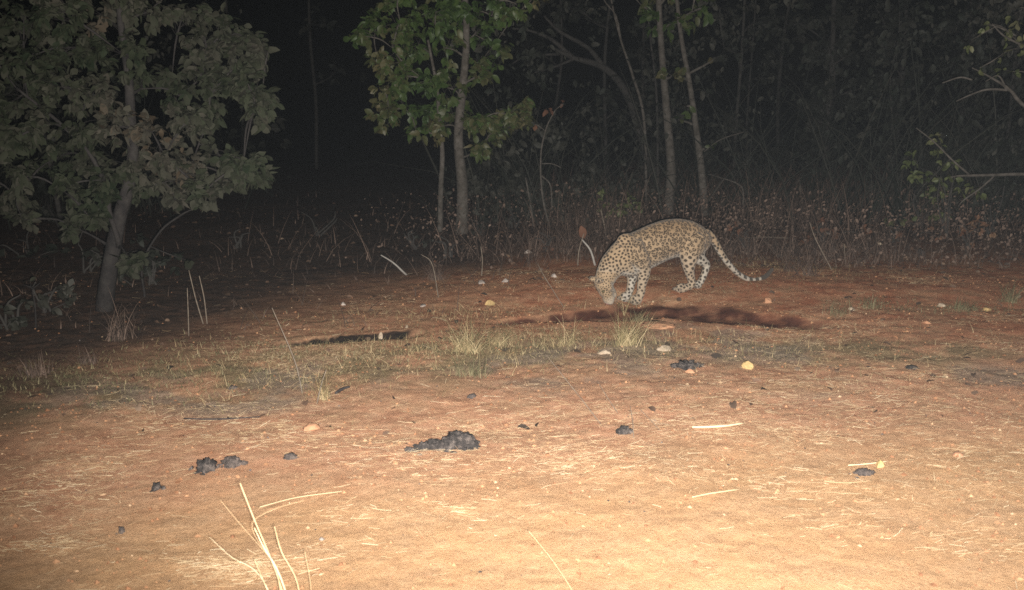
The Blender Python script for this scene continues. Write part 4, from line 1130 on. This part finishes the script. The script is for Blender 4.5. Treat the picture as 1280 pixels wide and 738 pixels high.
def build_leopard():
    mb = MB()
    def sec(ut, vt, ub, vb, w, s=0.0):
        a, b = lp(ut, vt, s), lp(ub, vb, s)
        return (a.lerp(b, .5), (a - b).length / 2, w)
    # trunk, from the rump to the neck and the back of the skull
    ell_tube(mb, [sec(888, 291, 884, 304, .045), sec(882, 283.5, 873, 316, .100), sec(868, 276.5, 857, 322, .118), sec(851, 273.5, 845, 322, .120), sec(835, 274.5, 832, 325, .128), sec(819, 279.5, 819, 331, .132),
                  sec(804, 285.5, 809, 337, .130), sec(790, 291, 800, 342, .120), sec(774, 298, 790, 346, .105), sec(760, 315, 776, 345, .090), sec(750, 332, 770, 349, .080), sec(746, 345, 767, 354, .078)], 24)
    # shoulder blade hump on the near and far side
    for s in (.07, -.07):
        ball(mb, lp(783, 301, s), .085, .06, .045)
    # head
    hc = lp(755, 354, .01); mz = lp(762, 377, .015)
    hd = (mz - hc).normalized()
    ball(mb, hc, .085, .078, .078, hd)
    ball(mb, hc.lerp(mz, .35), .075, .066, .070, hd)
    ball(mb, hc.lerp(mz, .80), .056, .050, .052, hd)
    ball(mb, hc.lerp(mz, .95) + LT * .018, .032, .030, .030, hd)
    ball(mb, hc.lerp(mz, .95) - LT * .018, .032, .030, .030, hd)
    jaw = lp(767, 368, .01)
    ball(mb, jaw.lerp(hc, .15), .055, .035, .034, hd)
    for s in (.055, -.05): ball(mb, hc + LT * s + hd * .02, .045, .035, .04, hd)          # cheeks
    # near foreleg
    def limb(lst, sides=16):
        ell_tube(mb, [(lp(u, v, s), r * k, r) for u, v, r, s, k in lst], sides)
    limb([(790, 306, .062, .085, 1.5), (798, 322, .066, .095, 1.35), (804, 335, .056, .09, 1.25), (804, 347, .043, .085, 1.1), (802, 357, .036, .08, 1.05), (801, 366, .034, .075, 1.0), (798, 373, .036, .075, 1.0)])
    pw = lp(795, 375.0, .08); ball(mb, pw, .058, .045, .034)
    for k in (-1.5, -.5, .5, 1.5): ball(mb, pw + HD * .042 + LT * k * .021 - Vector((0, 0, .010)), .026, .0155, .020)
    # far foreleg, a little forward
    limb([(786, 312, .062, -.085, 1.4), (789, 330, .058, -.09, 1.2), (790, 345, .042, -.085, 1.1), (789, 355, .034, -.08, 1.0), (787, 364, .032, -.08, 1.0), (785, 370, .034, -.08, 1.0)])
    pw = lp(782, 371.5, -.08); ball(mb, pw, .056, .043, .034)
    for k in (-1.5, -.5, .5, 1.5): ball(mb, pw + HD * .042 + LT * k * .021 - Vector((0, 0, .010)), .026, .0155, .020)
    # near hind leg: thigh, knee, shank, hock, foot
    limb([(872, 296, .075, .07, 1.35), (866, 309, .082, .085, 1.3), (862, 321, .076, .09, 1.15), (861, 331, .056, .09, 1.05), (862, 340, .042, .085, 1.0), (864, 349, .033, .08, 1.0), (865, 355, .031, .08, 1.0), (861, 358.5, .031, .08, .95), (855, 360, .032, .08, .85)])
    pw = lp(852, 360.5, .08); ball(mb, pw, .060, .042, .028)
    for k in (-1.5, -.5, .5, 1.5): ball(mb, pw + HD * .048 + LT * k * .020 - Vector((0, 0, .006)), .026, .0145, .018)
    # far hind leg, trailing with raised heel
    limb([(874, 298, .07, -.07, 1.3), (872, 311, .068, -.085, 1.2), (873, 321, .055, -.09, 1.1), (879, 327, .042, -.09, 1.0), (883, 331, .034, -.09, 1.0), (882, 338, .030, -.09, 1.0), (879, 346, .029, -.09, 1.0), (875.5, 353, .031, -.09, 1.0)])
    pw = lp(872, 356, -.09); ball(mb, pw, .045, .038, .028)
    for k in (-1.5, -.5, .5, 1.5): ball(mb, pw + HD * .034 + LT * k * .018 - Vector((0, 0, .006)), .022, .0135, .017)
    # tail
    limb([(882, 291, .040, 0, 1), (889, 296, .034, 0, 1), (896, 307, .030, -.01, 1), (904, 321, .027, -.02, 1), (914, 334, .025, -.03, 1), (925, 344, .023, -.04, 1), (938, 350, .023, -.05, 1), (949, 349.5, .022, -.05, 1), (958, 345, .021, -.05, 1), (966, 336, .015, -.05, 1)], 12)
    # ears: thick shells
    ears = []
    up_h = (-LT.cross(hd)).normalized()
    crown_n = up_h if (hc + up_h - lp(735, 350)).length < (hc - up_h - lp(735, 350)).length else -up_h
    for s in (.052, -.050):
        c = hc - hd * .055 + crown_n * .062 + LT * s
        ball(mb, c, .020, .034, .036, (crown_n * .4 + LT * (.25 if s > 0 else -.25) + hd * .9).normalized())
    V = np.vstack(mb.V) - np.array(tuple(LO)); F = np.vstack(mb.F)
    raw = npmesh('leopard_raw', V, F)
    ro = bpy.data.objects.new('leopard_raw', raw); COL.objects.link(ro)
    m = ro.modifiers.new('r', 'REMESH'); m.mode = 'VOXEL'; m.voxel_size = .0062
    m2 = ro.modifiers.new('s', 'SMOOTH'); m2.factor = .5; m2.iterations = 5
    m3 = ro.modifiers.new('u', 'SUBSURF'); m3.levels = 1; m3.render_levels = 1
    dg = bpy.context.evaluated_depsgraph_get()
    me = bpy.data.meshes.new_from_object(ro.evaluated_get(dg))
    bpy.data.objects.remove(ro); bpy.data.meshes.remove(raw)
    me.name = 'leopard'
    n = len(me.vertices)
    P = np.zeros(n * 3, np.float32); me.vertices.foreach_get('co', P); P = P.reshape(-1, 3).astype(float)
    Nn = np.zeros(n * 3, np.float32); me.vertices.foreach_get('normal', Nn); Nn = Nn.reshape(-1, 3)
    me.polygons.foreach_set('use_smooth', np.full(len(me.polygons), True))
    # ---- coat: rosettes on the flanks, solid spots on limbs, neck, head and tail
    hdv, ltv = np.array(tuple(HD)), np.array(tuple(LT))
    fx, sy, z = P @ hdv, P @ ltv, P[:, 2]
    W = P + np.array(tuple(LO))
    def uv(Wp):
        cp, sp = math.cos(PITCH), math.sin(PITCH)
        q = Wp - np.array([0, 0, CAM_H])
        dep = q[:, 1] * cp - q[:, 2] * sp
        return q[:, 0] / dep, -(q[:, 1] * sp + q[:, 2] * cp) / dep
    # anatomical regions in the animal's own coordinates
    def own(u, v, s=0): q = lp(u, v, s) - LO; return q.dot(HD), q.z
    kx, kz = own(838, 323); hx, hz = own(755, 354); tx, tz = own(884, 297)
    knee_z = own(857, 318)[1]; elbow_z = own(800, 330)[1]
    leg = np.zeros(n)
    hind = (fx < own(842, 330)[0])
    leg = np.where(hind, 1 - sstep(knee_z - .06, knee_z + .09, z), 1 - sstep(elbow_z - .08, elbow_z + .08, z))
    torso_under = sstep(.35, .85, -Nn[:, 2]) * (z > own(838, 330)[1] - .05) * (z < own(838, 308)[1])
    hd_d = np.linalg.norm(W - np.array(tuple(lp(757, 360, 0))), axis=1)
    head = 1 - sstep(.11, .20, hd_d)
    headx = fx > own(775, 340)[0]
    head = head * headx
    leg = leg * (1 - (hd_d < .16) * headx)
    tail = (fx < tx - .035) & (np.abs(sy + .03) < .09) & (z > 0)
    tailpos = np.clip((tx - fx) / max(1e-3, tx - own(963, 339)[0]), 0, 1)
    inner = sstep(.3, .8, -Nn @ ltv * np.sign(sy + 1e-6)) * leg
    belly = np.clip(torso_under + .9 * inner + .35 * leg, 0, 1)
    throat = sstep(.1, .8, -(Nn @ hdv)) * (hd_d < .26) * headx * (z < own(775, 330)[1])
    muzzle = 1 - sstep(.05, .085, np.linalg.norm(W - np.array(tuple(lp(763, 375, .01))), axis=1))
    belly = np.clip(np.maximum.reduce([belly, throat * .9, muzzle * .7]), 0, 1)
    low = 1 - sstep(own(838, 330)[1], own(838, 300)[1], z)
    tan = np.array([.245, .163, .092]); tan2 = np.array([.295, .213, .135]); cream = np.array([.345, .31, .262])
    back = sstep(own(838, 300)[1], own(838, 276)[1], z)
    base = tan2[None] * (1 - back[:, None]) + tan[None] * back[:, None]
    base = base * (1 - belly[:, None]) + cream[None] * belly[:, None]
    base *= (.9 + .2 * fbm(fx * 30, z * 30 + sy * 20, 3, 3))[:, None]
    # Poisson points on the surface
    rng = np.random.default_rng(5)
    spacing = np.full(n, .0295)
    spacing = np.where(leg > .5, .0265, spacing)
    spacing = np.where((leg > .5) & hind & (z > knee_z - .12), .0335, spacing)
    spacing = np.where(z < .09, .027, spacing)
    spacing = np.where(fx > own(782, 330)[0], .0255, spacing)
    spacing = np.where(head > .5, .017, spacing)
    spacing = np.where(tail, .033, spacing)
    order = rng.permutation(n)
    cell = .05; grid = {}; pts = []
    for i in order:
        p = P[i]; r = spacing[i]
        key = (int(p[0] // cell), int(p[1] // cell), int(p[2] // cell)); ok = True
        for a in (-1, 0, 1):
            for b_ in (-1, 0, 1):
                for c in (-1, 0, 1):
                    for j in grid.get((key[0] + a, key[1] + b_, key[2] + c), ()):
                        q = pts[j][0]
                        if (q[0] - p[0]) ** 2 + (q[1] - p[1]) ** 2 + (q[2] - p[2]) ** 2 < r * r: ok = False; break
                    if not ok: break
                if not ok: break
            if not ok: break
        if ok:
            grid.setdefault(key, []).append(len(pts)); pts.append((p, i))
    kd = kdtree.KDTree(len(pts))
    for j, (p, i) in enumerate(pts): kd.insert(p, j)
    kd.balance()
    ph = rng.random(len(pts)) * 6.28; ph2 = rng.random(len(pts)) * 6.28; rs = .88 + .28 * rng.random(len(pts)); el = .8 + .4 * rng.random(len(pts))
    dark = np.zeros(n); core = np.zeros(n)
    solid_pt = [max(leg[i], head[i], belly[i] * .9, float(tail[i]), float(fx[i] > own(778, 330)[0])) for _, i in pts]
    jit = .0022 * (fbm(fx * 90, z * 90 + sy * 70, 13, 2) - .5) * 2
    for i in range(n):
        p = P[i]
        _, j, d = kd.find(p)
        q = pts[j][0]; r = spacing[pts[j][1]] * rs[j]
        df, dz, ds = (p - q) @ hdv, p[2] - q[2], (p - q) @ ltv
        ang = math.atan2(dz, df + .3 * ds)
        d = d * (1 + .16 * math.cos(2 * (ang - ph2[j]))) + jit[i]
        if solid_pt[j] > .55:
            rr = r * (.40 if spacing[pts[j][1]] > .02 else .35)
            dark[i] = 1 - min(1, max(0, (d - rr * .8) / (rr * .35)))
        else:
            ro_, ri = r * .52, r * .17
            g = min(1, max(0, (d - ri * .8) / (ri * .5))) * (1 - min(1, max(0, (d - ro_ * .9) / (ro_ * .22))))
            gap = .5 + .5 * math.cos(3 * ang + ph[j]) + .35 * math.cos(2 * ang + ph2[j])
            dark[i] = g * min(1, max(0.2, .25 + gap * 2.4))
            core[i] = 1 - min(1, max(0, (d - ri) / (ri * .6)))
    dark *= 1 - .9 * muzzle
    # tail rings towards the end, black line of the mouth stays in the shape
    tip = tail & (tailpos > .52)
    rings = np.where(np.sin(tailpos * 62) > -.15, 1.0, 0.0) * (Nn[:, 2] > -.45)
    dark = np.where(tip, np.clip(rings, 0, 1) * .95, dark)
    dark = np.where(tail & (tailpos > .90), .98, dark)
    col = base.copy()
    col = col * (1 - core[:, None] * .28 * (1 - belly[:, None])) 
    blk = np.array([.022, .017, .014])
    col = col * (1 - dark[:, None] * .93) + blk[None] * dark[:, None] * .93
    ca = me.color_attributes.new('coat', 'FLOAT_COLOR', 'POINT')
    c4 = np.ones((n, 4), np.float32); c4[:, :3] = col
    ca.data.foreach_set('color', c4.ravel())
    m, nt, bsd = newmat('leopard coat')
    vc = N(nt, 'ShaderNodeVertexColor', layer_name='coat')
    fn = noise(nt, 260, 3, .7)
    shade = ramp(nt, fn.outputs[0], [(.3, (.78, .76, .74)), (.7, (1.1, 1.1, 1.1))]).outputs[0]
    c = mixc(nt, 1.0, vc.outputs[0], shade, 'MULTIPLY')
    nt.links.new(c, bsd.inputs['Base Color'])
    bsd.inputs['Roughness'].default_value = .8; bsd.inputs['Specular IOR Level'].default_value = .15
    bsd.inputs['Sheen Weight'].default_value = .12; bsd.inputs['Sheen Roughness'].default_value = .5
    bump(nt, bsd, fn.outputs[0], .5, .006)
    me.materials.clear()
    o = link('leopard', me, m, loc=LO)
    tag(o, 'spotted leopard with its head down sniffing at the edge of the rut', 'leopard')
    # eyes, nose, whiskers
    em, ent, eb = newmat('leopard eye'); eb.inputs['Base Color'].default_value = (.05, .04, .015, 1); eb.inputs['Roughness'].default_value = .5
    nm, nnt, nbs = newmat('leopard nose'); nbs.inputs['Base Color'].default_value = (.16, .07, .06, 1); nbs.inputs['Roughness'].default_value = .5
    def part(name, c, rx, ry, rz, fwd, mat):
        q = MB(); ball(q, c, rx, ry, rz, fwd)
        return link(name, q.mesh(name, True, LO), mat, o)
    side_up = crown_n
    for s in (1, -1):
        part('eye', hc + hd * .045 + LT * s * .044 + side_up * .050, .013, .012, .012, hd, em)
    part('nose', mz + side_up * .022 + hd * .008, .014, .018, .012, hd, nm)
    wm = M['straw']
    q = MB()
    for s in (1, -1):
        for k in range(5):
            a = mz + LT * s * .03 - hd * .004 * k + side_up * (.012 - .006 * k)
            e = a + LT * s * .085 + hd * (.03 - .012 * k) - side_up * .02 * (k - 2)
            q.tube([a, a.lerp(e, .5) + hd * .01, e], [.0010, .0008, .0004], 4, 0)
    tag(link('whiskers', q.mesh('whiskers', True, LO), M['twig_pale'], o), kind='stuff')
    return o
build_leopard()

# ------------------------------------------------------------------ dusty night air
def build_haze():
    bm = bmesh.new(); bmesh.ops.create_cube(bm, size=1)
    me = bpy.data.meshes.new('haze'); 
    for v in bm.verts: v.co = (v.co.x * 390, v.co.y * 390, v.co.z * 12 + 4.5)
    bm.to_mesh(me); bm.free()
    m = bpy.data.materials.new('dusty air'); m.use_nodes = True
    nt = m.node_tree; nt.nodes.remove(nt.nodes['Principled BSDF'])
    pv = nt.nodes.new('ShaderNodeVolumePrincipled')
    pv.inputs['Color'].default_value = (.80, .89, 1.0, 1)
    pv.inputs['Density'].default_value = HAZE
    nt.links.new(pv.outputs[0], nt.nodes['Material Output'].inputs['Volume'])
    tag(link('haze', me, m), 'thin dusty night air lit by the flash', 'haze', kind='stuff')
HAZE = 0.7e-4
build_haze()
